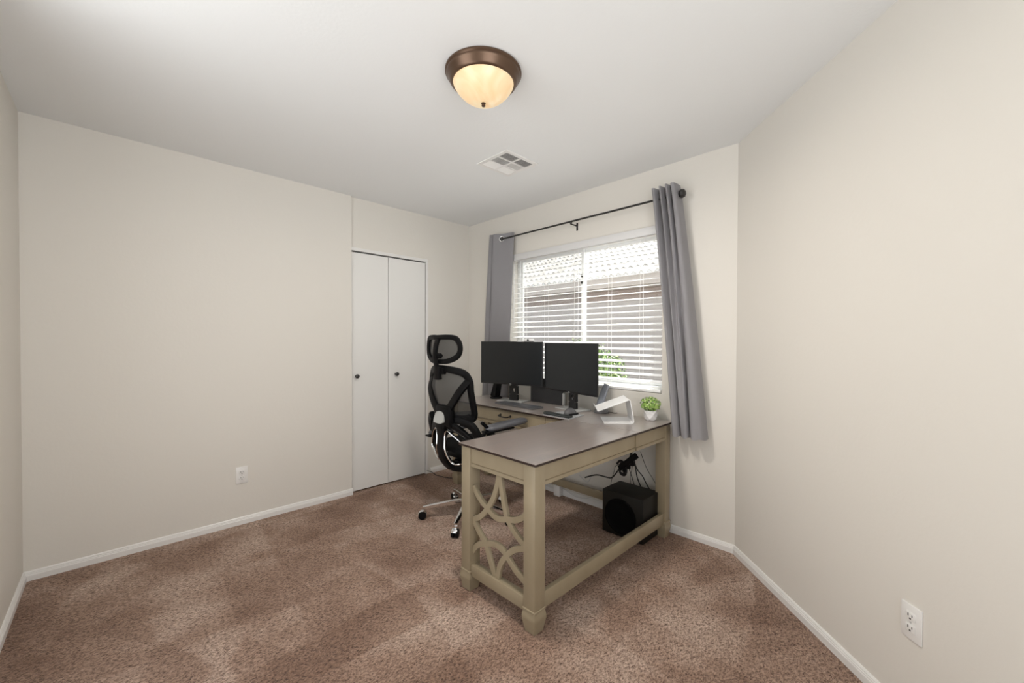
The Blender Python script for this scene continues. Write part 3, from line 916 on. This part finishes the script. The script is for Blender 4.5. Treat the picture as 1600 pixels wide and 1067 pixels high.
for s_ in (-1, 1):
    bm = B()
    P = [L3(s_ * .01, -.236, .705), L3(s_ * .06, -.230, .705), L3(s_ * .115, -.205, .682), L3(s_ * .165, -.178, .648), L3(s_ * .207, -.152, .602),
         L3(s_ * .224, -.138, .548), L3(s_ * .208, -.125, .485), L3(s_ * .165, -.115, .430), L3(s_ * .105, -.130, .402), L3(s_ * .040, -.158, .398), L3(0, -.162, .40)]
    tube(bm, spline(P, 6), .028, 12, rb=.016, up=lambda p: (0, 1, 0.2), sq=True)
    ws = obj('spine_wing', bm, 'black_plastic', sp)
    bm = B()
    tube(bm, spline([sh(x, z, -.010) for x, z in loop_pts(s_)], 6, True), .0055, 8, closed=True, rb=.011, up=(0, 1, 0))
    obj('chrome_trim', bm, 'chrome', ws, label='chrome loop trim')
bm = B()
pts = []
bd = [(-.040, .775), (-.010, .790), (.030, .786), (.050, .765), (.056, .728), (.045, .716), (.0, .714), (-.046, .722)]
pp = spline([(x, 0, z) for x, z in bd], 5, True)
front = [bm.verts.new(L3(p.x + .006, -.263 + 1.8 * p.x ** 2 - .02 * (.79 - p.z) / .07, p.z)) for p in pp]
back_ = [bm.verts.new(L3(p.x + .006, -.235, p.z)) for p in pp]
bm.faces.new(front); bm.faces.new(back_[::-1])
for i in range(len(pp)): bm.faces.new((front[i], front[(i + 1) % len(pp)], back_[(i + 1) % len(pp)], back_[i]))
obj('lumbar_cover', bm, 'badge', sp, label='light grey rounded plate')
bm = B(); box(bm, CXc - .052, CXc + .11, CYc - .258, CYc - .205, .690, .832, .018, 2); obj('lumbar_block', bm, 'black_plastic', sp)
# lumbar pad seen right of the spine
bm = B(); tube(bm, spline([bk(-.20, .765, .02), bk(-.08, .752, .02), bk(.08, .752, .02), bk(.20, .765, .02)], 5), .034, 10, rb=.018, up=(0, 1, 0), sq=True)
obj('lumbar_pad', bm, 'black_soft', ch)
# armrests
for s_ in (1, -1):
    ax = .272 * s_; dz_ = 0 if s_ > 0 else -.100; dy_ = 0 if s_ > 0 else -.085
    bm = B()
    tube(bm, spline([L3(s_ * .16, -.06, .475), L3(s_ * .235, -.055, .480), L3(s_ * .262, -.05, .53), L3(ax, -.04, .60 + dz_), L3(ax, -.035, .655 + dz_)], 6), .026, 10, rb=.017, up=(0, 1, 0.001), sq=True)
    box(bm, CXc + ax - .034, CXc + ax + .034, CYc - .09 + dy_, CYc + .16 + dy_, .655 + dz_, .668 + dz_, .006, 2)
    sup = obj('armrest_support', bm, 'black_plastic', ch)
    bm = B()
    N = 14; rings = []
    for i in range(N + 1):
        t = i / N; y = -.080 + .390 * t + dy_
        w = .046 * (max(0.0, 1 - (2 * t - 1) ** 6)) ** .5 + .004
        zc = .682 + .012 * t + dz_; hgt = .019 * (max(0.0, 1 - (2 * t - 1) ** 8)) ** .5 + .002
        rings.append([bm.verts.new(L3(ax + w * math.copysign(abs(cos(q)) ** .7, cos(q)), y, zc + hgt * math.copysign(abs(sin(q)) ** .8, sin(q)))) for q in [2 * pi * j / 14 for j in range(14)]])
    for a_, b_ in zip(rings, rings[1:]):
        for j in range(14): bm.faces.new((a_[j], a_[(j + 1) % 14], b_[(j + 1) % 14], b_[j]))
    bm.faces.new(rings[0][::-1]); bm.faces.new(rings[-1])
    obj('arm_pad', bm, 'armpad', sup, angle=60)
    # crossed linkage behind the pad
    bm = B()
    if s_ > 0:
        tube(bm, [L3(ax, -.110, .728), L3(ax, -.055, .682), L3(ax, .0, .625)], .010, 8, rb=.012, up=(1, 0, 0), sq=True)
        tube(bm, [L3(ax, -.115, .640), L3(ax, -.060, .668), L3(ax, .0, .668)], .010, 8, rb=.012, up=(1, 0, 0), sq=True)
    tube(bm, spline([L3(s_ * .17, -.20, .735), L3(s_ * .225, -.17, .715), L3(s_ * .262, -.145, .66), L3(s_ * .262, -.12, .58), L3(s_ * .22, -.10, .50)], 5), .027, 10, rb=.018, up=(0, 1, .001), sq=True)
    obj('armrest_linkage', bm, 'black_plastic', sup)

# ================================================================ ON THE DESK
def monitor(a, b_, z0, z1, label, group, base_off, base_label=None):
    """a,b_: plan end points of the screen (left, right as seen by the sitter)"""
    a = Vector((*a, 0)); b_ = Vector((*b_, 0)); ctr = (a + b_) / 2
    u = (b_ - a).normalized(); n = Vector((u.y, -u.x, 0))  # towards the room (-y)
    Mx = Matrix((u, -n, Vector((0, 0, 1)))).transposed().to_4x4(); Mx.translation = ctr
    w = (b_ - a).length / 2
    root = thing('computer_monitor', (ctr.x, ctr.y + .05, DT), label, 'monitor', group)
    bm = B(); box(bm, -w, w, 0, .012, z0, z1, .002, 2, mtx=Mx); box(bm, -w * .55, w * .55, .010, .038, z0 + .05, z1 - .06, .010, 2, mtx=Mx)
    case = obj('display_housing', bm, 'bezel', root)
    bm = B(); box(bm, -w + .006, w - .006, -.0012, .0, z0 + .014, z1 - .006, mtx=Mx)
    obj('screen', bm, 'screen', root, smooth=False)
    bm = B(); box(bm, -.010, .010, -.0016, -.0004, z0 + .003, z0 + .0085, .0008, 1, mtx=Mx); pass
    obj('chin_mark', bm, 'silver', root, label='small silver mark')
    # stand column with a cable hole
    yo = base_off; xo = -.015
    bm = B(); cw = .040
    zb = DT + .010; hz = DT + .098
    K = 18; cz = .020
    # plate with a round hole: build as ring fill
    def colpt(x, z, y): return Mx @ Vector((x + xo, yo + y, z))
    out2 = []; inn = []
    for i in range(K):
        q = 2 * pi * i / K; ca, sa_ = cos(q), sin(q)
        s_ = 1 / max(abs(ca), abs(sa_))
        out2.append((cw * ca * s_, hz + cw * sa_ * s_)); inn.append((cz * .72 * ca, hz + cz * sa_))
    for y_a in (-.011, .011):
        vo = [bm.verts.new(colpt(x, z, y_a)) for x, z in out2]; vi = [bm.verts.new(colpt(x, z, y_a)) for x, z in inn]
        for i in range(K): bm.faces.new((vo[i], vo[(i + 1) % K], vi[(i + 1) % K], vi[i]))
        if y_a < 0: v0o, v0i = vo, vi
        else:
            for i in range(K):
                bm.faces.new((v0i[i], v0i[(i + 1) % K], vi[(i + 1) % K], vi[i])); bm.faces.new((v0o[i], v0o[(i + 1) % K], vo[(i + 1) % K], vo[i]))
    box(bm, xo - cw, xo + cw, yo - .011, yo + .011, zb, hz - cw, mtx=Mx)
    box(bm, xo - cw, xo + cw, yo - .011, yo + .011, hz + cw, z0 + .20, mtx=Mx)
    box(bm, -.03, .03, .03, yo + .01, z0 + .12, z0 + .19, .004, 1, mtx=Mx)
    obj('stand_column', bm, 'bezel', root)
    bm = B(); box(bm, xo - .135, xo + .115, yo - .070, yo + .080, DT + .0002, DT + .010, .004, 2, mtx=Mx)
    obj('stand_base', bm, 'silver', root, label='silver rectangular base plate')
    return root, Mx, w
m1, Mx1, w1_ = monitor((0.560, -0.325), (1.150, -0.178), .897, 1.260, 'black flat monitor on the left with webcam on its top edge, screen off', 'pair of desk monitors', .085)
m2, Mx2, w2_ = monitor((1.156, -0.160), (1.735, -0.272), .880, 1.250, 'black flat monitor on the right, angled left, in front of the blind', 'pair of desk monitors', .058)

wc_c = Mx1 @ Vector((w1_ * .58, .004, 0))
wc = thing('webcam', (wc_c.x, wc_c.y, 1.260), 'small webcam clipped on top edge of the left monitor', 'webcam')
bm = B(); box(bm, w1_ * .58 - .045, w1_ * .58 + .045, -.012, .018, 1.2605, 1.283, .008, 3, mtx=Mx1); obj('housing', bm, 'alu', wc)
bm = B(); lathe(bm, [(.009, -.004), (.009, .0), (.006, .001)], Mx1 @ Vector((w1_ * .58, -.012, 1.272)), 16, 'y'); obj('lens', bm, 'black_plastic', wc)

# charcoal upright panel
pn = thing('upright_panel', (1.10, -.075, DT), 'plain charcoal panel standing upright on the desk behind the gap of the monitors', 'panel')
bm = B(); box(bm, .912, 1.262, -.064, -.048, DT + .0005, DT + .205, .004, 2); obj('panel_body', bm, 'panel', pn)
bm = B(); box(bm, 1.262, 1.280, -.066, -.046, DT + .0005, DT + .10, .003, 2); obj('panel_edge', bm, 'silver', pn, label='silver end strip')

# small speaker left
sp1 = thing('desktop_speaker', (.54, -.16, DT), 'small black leaning desktop speaker left of the left monitor stand', 'speaker')
bm = B(); extrude_poly(bm, [(.522, -.19, DT + .018), (.600, -.19, DT + .018), (.628, -.19, DT + .150), (.572, -.19, DT + .150)], (0, .06, 0))
bmesh.ops.bevel(bm, geom=bm.edges[:], offset=.006, segments=2, affect='EDGES')
obj('speaker_body', bm, 'black_plastic', sp1)
bm = B(); lathe(bm, [(.052, DT + .0005), (.055, DT + .006), (.050, DT + .014), (.030, DT + .020)], (.575, -.16, 0), 28); obj('speaker_foot', bm, 'black_plastic', sp1)

# keyboard
kb = thing('keyboard', (1.0, -.29, DT), 'slim dark silver keyboard lying on the desk in front of the left monitor', 'keyboard')
ka, kb_ = Vector((.800, -.378, 0)), Vector((1.240, -.385, 0)); ku = (kb_ - ka).normalized(); kn = Vector((-ku.y, ku.x, 0))
KM = Matrix((ku, kn, Vector((0, 0, 1)))).transposed().to_4x4(); KM.translation = ka + Vector((0, 0, DT))
bm = B(); box(bm, 0, .440, 0, .118, .0005, .012, .004, 2, mtx=KM); obj('keyboard_body', bm, 'mouse', kb)
bm = B()
for r_ in range(6):
    x = .010
    ws = {0: [.022] * 20, 5: [.026, .022, .022, .13, .022, .022, .026, .022] + [.0205] * 7}.get(r_, [.022] * 20)
    for wk in ws:
        if x + wk > .434: break
        box(bm, x, x + wk - .003, .009 + r_ * .0172, .009 + r_ * .0172 + .0148, .0118, .0148, .0008, 1, mtx=KM); x += wk
obj('keys', bm, 'keycap', kb)

# mouse pad, mouse
mp = thing('mouse_pad', (1.53, -.37, DT), 'grey mouse pad with raised dark wrist rest at the front edge of the desk', 'mouse pad')
bm = B(); extrude_poly(bm, [(1.425, -.487, DT + .0005), (1.662, -.487, DT + .0005), (1.640, -.290, DT + .0005), (1.430, -.285, DT + .0005)], (0, 0, .004)); obj('pad', bm, 'pad', mp, smooth=False)
bm = B(); tube(bm, spline([(1.428, -.455, DT + .013), (1.47, -.460, DT + .015), (1.54, -.452, DT + .010), (1.60, -.460, DT + .013), (1.650, -.457, DT + .011)], 6), .026, 12, rb=.011, up=(0, 0, 1)); obj('wrist_rest', bm, 'gel', mp)
ms = thing('computer_mouse', (1.57, -.35, DT + .005), 'rounded dark grey mouse sitting on the grey mouse pad', 'mouse')
bm = B()
rings = []
for i in range(11):
    t = i / 10; r_ = sin(pi * (t * .92 + .04)); y = -.41 + .115 * t
    hh_ = .048 * sin(pi * min(1, t * .85 + .12)) ** .8
    rings.append([bm.verts.new((1.565 + .036 * r_ ** .6 * cos(q) + .004 * t, y, DT + .0052 + max(0, hh_ * math.copysign(abs(sin(q)) ** .8, sin(q))))) for q in [2 * pi * j / 16 for j in range(16)]])
for a_, b_ in zip(rings, rings[1:]):
    for j in range(16): bm.faces.new((a_[j], a_[(j + 1) % 16], b_[(j + 1) % 16], b_[j]))
bm.faces.new(rings[0][::-1]); bm.faces.new(rings[-1])
obj('mouse_body', bm, 'mouse', ms, angle=70)
bm = B(); tube(bm, [(1.595, -.40, DT + .012), (1.600, -.35, DT + .013), (1.598, -.31, DT + .011)], .008, 8, rb=.006, up=(0, 0, 1)); obj('side_button', bm, 'black_plastic', ms)

# laptop stand
uu = Vector((-.771, -.636, 0)); wv = Vector((-.636, .771, 0)); bs = Vector((2.034, -.314, 0))
ls = thing('laptop_stand', (1.87, -.27, DT), 'bare bent silver aluminium laptop stand standing on the right part of the desk', 'laptop stand')
def ribbon(bm, prof2, w0, w1, th=.0035):
    P = [Vector((q[0], 0, q[1])) for q in prof2]
    P = [Vector((p.x, 0, p.z)) for p in P]
    n_ = len(P); A = []; Bq = []
    for i, p in enumerate(P):
        t = (P[min(i + 1, n_ - 1)] - P[max(i - 1, 0)]).normalized(); nn = Vector((-t.z, 0, t.x))
        A.append(p + nn * th / 2); Bq.append(p - nn * th / 2)
    loop = A + Bq[::-1]
    def w(p, ww): return bs + uu * p.x + wv * ww + Vector((0, 0, p.z))
    va = [bm.verts.new(w(p, w0)) for p in loop]; vb = [bm.verts.new(w(p, w1)) for p in loop]
    m_ = len(loop)
    for i in range(n_ - 1):
        j = m_ - 1 - i
        bm.faces.new((va[i], va[i + 1], va[j - 1], va[j])); bm.faces.new((vb[i], vb[j], vb[j - 1], vb[i + 1]))
    for i in range(m_): bm.faces.new((va[i], vb[i], vb[(i + 1) % m_], va[(i + 1) % m_]))
def corner(a, b_, c_, r_, n=6):
    a, b_, c_ = Vector(a), Vector(b_), Vector(c_)
    p = b_ + (a - b_).normalized() * r_; q = b_ + (c_ - b_).normalized() * r_
    return [tuple(p * (1 - t) ** 2 + b_ * 2 * t * (1 - t) + q * t * t) for t in [k / n for k in range(n + 1)]]
A0, A1, A2, A3, A4 = (.182, DT + .0025), (-.006, DT + .0025), (.022, .900), (.222, .822), (.228, .838)
bm = B(); ribbon(bm, [A0] + corner(A0, A1, A2, .020) + corner(A1, A2, A3, .012), 0, .22)
sb = obj('stand_base', bm, 'alu', ls, angle=40)
bm = B(); ribbon(bm, [corner(A1, A2, A3, .012)[-1]] + corner(A2, A3, A4, .006) + [A4], 0, .22)
obj('stand_tray', bm, 'alu', ls, angle=40)

# cordless phone in cradle
ph = thing('cordless_phone', (1.66, -.10, DT), 'grey cordless phone standing in its cradle under the window', 'phone')
bm = B()
cc = Vector((1.668, -.085, 0))
tube(bm, [Vector((1.640, -.115, DT + .02)), Vector((1.652, -.102, DT + .08)), Vector((1.668, -.085, DT + .15)), Vector((1.682, -.070, DT + .205))], .025, 14, rb=.013, up=(.3, -1, .2), radii=[.95, 1.05, 1.0, .8], sq=True)
hs = obj('handset', bm, 'phone', ph)
bm = B(); lathe(bm, [(.055, DT + .0005), (.057, DT + .010), (.050, DT + .022), (.034, DT + .036), (.0, DT + .038)], (1.665, -.112, 0), 28); obj('cradle', bm, 'mouse', ph)
bm = B(); tube(bm, spline([(1.68, -.10, DT + .01), (1.735, -.11, DT + .012), (1.755, -.085, DT + .006), (1.76, -.058, DT + .004)], 5), .003, 6); obj('phone_cord', bm, 'cable', ph)

# plant in hexagonal pot
pl = thing('potted_plant', (2.048, -.118, DT), 'small green plant in a white faceted hexagonal pot on the desk corner', 'plant')
bm = B()
rings = []
PX, PY = 2.048, -.118
for r_, z, tw in ((.030, .0005, 0), (.0405, .012, pi / 6), (.044, .040, 0), (.044, .066, pi / 6), (.040, .068, pi / 6), (.036, .050, 0)):
    rings.append([bm.verts.new((PX + r_ * cos(2 * pi * j / 6 + .35 + tw), PY + r_ * sin(2 * pi * j / 6 + .35 + tw), DT + z)) for j in range(6)])
for k, (a_, b_) in enumerate(zip(rings, rings[1:])):
    for j in range(6):
        if k in (0, 2): # half-twist: triangles
            bm.faces.new((a_[j], a_[(j + 1) % 6], b_[j])); bm.faces.new((a_[(j + 1) % 6], b_[(j + 1) % 6], b_[j]))
        elif k in (1, 4):
            bm.faces.new((a_[j], b_[(j + 1) % 6], b_[j])); bm.faces.new((a_[j], a_[(j + 1) % 6], b_[(j + 1) % 6]))
        else: bm.faces.new((a_[j], a_[(j + 1) % 6], b_[(j + 1) % 6], b_[j]))
bm.faces.new(rings[0][::-1]); f = bm.faces.new(rings[-1])
obj('pot', bm, 'pot', pl, smooth=False)
bm = B(); lathe(bm, [(.034, DT + .056), (.0, DT + .058)], (PX, PY, 0), 12); obj('soil', bm, 'soil', pl)

def leaf_ball(bm, c, rad, n, size, rnd, flat=1.0, shell=.55):
    for _ in range(n):
        while True:
            d = Vector((rnd.uniform(-1, 1), rnd.uniform(-1, 1), rnd.uniform(-1, 1)))
            if .05 < d.length <= 1: break
        rr = shell + (1 - shell) * rnd.random() ** .5
        dn = d.normalized()
        p = Vector(c) + Vector((dn.x * rad[0], dn.y * rad[1], dn.z * rad[2])) * rr
        nrm = (dn + Vector((rnd.uniform(-.7, .7), rnd.uniform(-.7, .7), rnd.uniform(-.3, .9)))).normalized()
        t = nrm.orthogonal().normalized(); t = Matrix.Rotation(rnd.uniform(0, 6.28), 3, nrm) @ t
        b2 = nrm.cross(t); s_ = size * rnd.uniform(.7, 1.3)
        pts = [p - t * s_, p - t * s_ * .3 + b2 * s_ * .55 + nrm * s_ * .12, p + t * s_ * .6 + b2 * s_ * .5 + nrm * s_ * .1, p + t * s_, p + t * s_ * .6 - b2 * s_ * .5 + nrm * s_ * .1, p - t * s_ * .3 - b2 * s_ * .55 + nrm * s_ * .12]
        vs = [bm.verts.new(q) for q in pts]; cv = bm.verts.new(p)
        for i in range(6): bm.faces.new((vs[i], vs[(i + 1) % 6], cv))
rnd = random.Random(3)
bm = B(); leaf_ball(bm, (PX, PY, DT + .108), (.066, .066, .048), 460, .0082, rnd, shell=.45)
obj('foliage', bm, 'leaf', pl)
bm = B()
for i in range(16):
    a = rnd.uniform(0, 6.28); r_ = rnd.uniform(.01, .05)
    tube(bm, spline([(PX + cos(a) * .012, PY + sin(a) * .012, DT + .055), (PX + cos(a) * r_ * .6, PY + sin(a) * r_ * .6, DT + .08), (PX + cos(a) * r_, PY + sin(a) * r_, DT + .115)], 3), .0013, 5)
obj('stems', bm, 'stem', pl)

# ================================================================ UNDER THE DESK
sx0, sx1, sy0, sy1, sz0, sz1 = 1.812, 2.106, -.318, -.100, .010, .286
sw = thing('subwoofer', (1.96, -.21, 0), 'black box subwoofer with round driver on the carpet under the desk', 'subwoofer')
bm = B(); box(bm, sx0, sx1, sy0, sy1, sz0, sz1, .003, 2); obj('cabinet', bm, 'sub', sw)
bm = B(); lathe(bm, [(.112, 0), (.112, -.004), (.104, -.006), (.098, -.002), (.060, .0), (.03, -.001), (.0, -.006)], (1.945, sy0, .140), 48, 'y'); obj('driver', bm, 'cone', sw, label='round black speaker cone')
for xx in (sx0 + .03, sx1 - .03):
    for yy in (sy0 + .03, sy1 - .03):
        bm = B(); lathe(bm, [(.012, 0.0), (.014, .010)], (xx, yy, 0), 14); obj('foot', bm, 'black_plastic', sw)

def px3(x, y, Y):
    """photo measurement turned into a point on the plane y=Y (used while tracing the cables)"""
    v = vd + vr2 * (x - CX) / F - vu2 * (y - CY) / F
    C = Vector((3.3309, -2.6371, 1.2686)); t = (Y - C.y) / v.y
    return C + v * t
ps = thing('power_strip', (1.93, -.15, .45), 'black power strip with plugs hanging under the desk beside the coiled cable', 'power strip')
bm = B(); pa, pb = px3(969, 731, -.185), px3(994, 712, -.185)
tube(bm, [pa, pb], .020, 12, rb=.016, up=(0, 1, 0), sq=True)
obj('strip_body', bm, 'black_plastic', ps)
for k in range(3):
    bm = B(); q = pa.lerp(pb, .25 + .25 * k)
    tube(bm, [q + Vector((0, 0, -.01)), q + Vector((.004, 0, -.045))], .013, 8, rb=.011, up=(0, 1, 0), sq=True)
    obj('plug', bm, 'black_plastic', ps)
def cable(name, pts, r, label, m='cable', cat='cable', group=None):
    bm = B(); tube(bm, spline(pts, 6), r, 8)
    o = obj(name, bm, m); tag(o, label, cat, group); return o
bm = B()
cpt = px3(973, 731, -.165)
for k in range(3):
    pts = [cpt + Vector((.022 * cos(t) * (1 + .1 * k), .006 * (k - 1) + .004 * sin(3 * t), .038 * sin(t) - .008 * k)) for t in [2 * pi * i / 20 for i in range(20)]]
    tube(bm, pts, .0065, 8, closed=True)
tube(bm, spline([cpt + Vector((-.045, 0, .02)), cpt + Vector((-.02, 0, .045)), cpt + Vector((.02, 0, .040)), cpt + Vector((.055, 0, .075)), Vector((1.95, -.16, .620))], 6), .008, 8)
tag(obj('coiled_cable', bm, 'cable'), 'coiled bundle of thick black cable hanging under the desk', 'cable')
Yc = -.125
cab = [
    ('cable', [(914, 746), (925, 743), (934, 742), (946, 745), (955, 746.5), (961, 741), (967, 733)], .0048, 'thick black cable running left from the coiled bundle'),
    ('cable', [(975, 722), (962, 728), (960, 735), (956, 748), (949, 763)], .0018, 'thin black cable dropping from the bundle to the left of the subwoofer top'),
    ('cable', [(982, 724), (983, 732), (987, 744), (990, 758)], .0028, 'black cable hanging to the subwoofer, crossing a thinner one'),
    ('cable', [(989, 718), (988, 730), (985, 745), (983, 757)], .0018, 'thin black cable crossing behind at the middle of the hanging cables'),
    ('cable', [(991, 716), (993, 730), (996, 747), (1001, 761)], .0038, 'thick black cable dropping straight to the subwoofer top'),
    ('cable', [(992, 724), (996, 734), (1004, 744), (1010, 756), (1016, 766)], .0038, 'thick black cable slanting right down to the subwoofer back'),
    ('cable', [(1001, 706), (1005, 718), (1011, 733), (1020, 748), (1026, 759), (1029, 769)], .0020, 'thin black cable nearest the desk back leg'),
]
for nm, pts, r_, lab in cab:
    P = [px3(x, y, Yc + .02 * i / len(pts)) for i, (x, y) in enumerate(pts)]
    if nm == 'cable' and len(pts) != 7:
        P[-1] = P[-1] + Vector((0, .025, -.03))
    cable(nm, P, r_, lab, group='black cables hanging under the desk')
cable('cable', [px3(868, 756, -.03), px3(884, 766, -.028), px3(900, 776, -.026), px3(915, 778.5, -.026), px3(930, 775, -.026)], .0018, 'thin grey cord looping along the wall behind the desk stretcher', 'cable_white')
cable('cable', [px3(905, 742, -.03), px3(916, 753, -.03), px3(922, 748, -.03), px3(925, 738, -.03)], .0022, 'white cord loop hanging against the wall under the desk', 'cable_white')
# white box at the wall foot
ab = thing('adapter_box', (1.20, -.05, 0), 'small white plastic box standing on the carpet at the wall under the desk', 'box')
bm = B(); box(bm, 1.170, 1.232, -.060, -.016, 0.0, .085, .004, 2); obj('box_body', bm, 'plastic_white', ab)
# cable from the closet door to the desk
cable('cable', [(CL + .002, -.505, .03), (.03, -.49, .028), (.09, -.475, .008), (.15, -.46, .005), (.22, -.44, .004), (.262, -.41, .004)], .0032, 'black cable lying on the carpet from the closet door to the desk leg')

# ================================================================ OUTSIDE
YE = 3.25   # eave
nh = thing('neighbor_house', (-1, YE + .5, -.1), 'neighbouring stucco house with pale curved roof tiles seen through the blind', 'house')
bm = B(); box(bm, -8, 4, YE + .45, YE + .6, -.1, 2.33); obj('house_wall', bm, 'stucco', nh, smooth=False)
ZE = 2.325; slope = radians(24)
bm = B()
box(bm, -8, 4, YE + .0, YE + .03, ZE - .17, ZE + .012); box(bm, -8, 4, YE + .03, YE + .45, ZE - .17, ZE - .15)
obj('fascia', bm, 'fascia_light', nh, smooth=False)
bm = B(); box(bm, -8, 4, YE + .43, YE + .45, ZE - .34, ZE - .172)  # dark strip on the wall top in place of the eave's shade
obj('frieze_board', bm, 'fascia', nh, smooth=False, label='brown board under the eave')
bm = B()
nc, expo, wl = 12, .42, .135
xs0, xs1 = -7.0, 3.0; dxs = wl / 8
nxs = int((xs1 - xs0) / dxs)
for c_ in range(nc):
    rows = []
    for (s_, lift, am) in ((-.02, -.010, 1.0), (-.02, .014, 1.0), (expo * .5, .008, .75), (expo + .05, -.006, .25)):
        d = c_ * expo + s_
        row = []
        for i in range(nxs + 1):
            x = xs0 + i * dxs; ph_ = (x / wl) % 1
            w_ = am * (.021 * sin(2 * pi * ph_) + .003 * sin(4 * pi * ph_))
            row.append(bm.verts.new((x, YE + d * cos(slope), ZE + d * sin(slope) + w_ + lift + .022)))
        rows.append(row)
    for a_, b_ in zip(rows, rows[1:]):
        for i in range(nxs): bm.faces.new((a_[i], a_[i + 1], b_[i + 1], b_[i]))
obj('roof_tiles', bm, 'tile', nh, angle=50)
bm = B(); box(bm, -9, 5, .16, 9, -.22, -.10); S(obj('ground', bm, 'gravel', smooth=False))
# shrub
sr = thing('shrub', (.1, 2.0, -.1), 'green leafy shrub standing against the neighbouring house wall outside the window', 'shrub')
bm = B(); rnd = random.Random(11)
for c_, r_ in (((-.10, 2.0, 1.08), (.46, .35, .22)), ((.25, 2.0, .93), (.35, .32, .20)), ((.45, 1.95, .68), (.30, .3, .22)), ((.0, 2.0, .65), (.55, .4, .35)), ((.1, 2.0, .3), (.5, .4, .35))):
    leaf_ball(bm, c_, r_, 900, .021, rnd, shell=.35)
obj('foliage', bm, 'shrub', sr)
bm = B(); tube(bm, [(.1, 2.0, -.12), (.1, 2.0, .3), (.05, 2.0, .7)], .035, 8, radii=[1.2, 1, .6]); obj('trunk', bm, 'bark', sr)
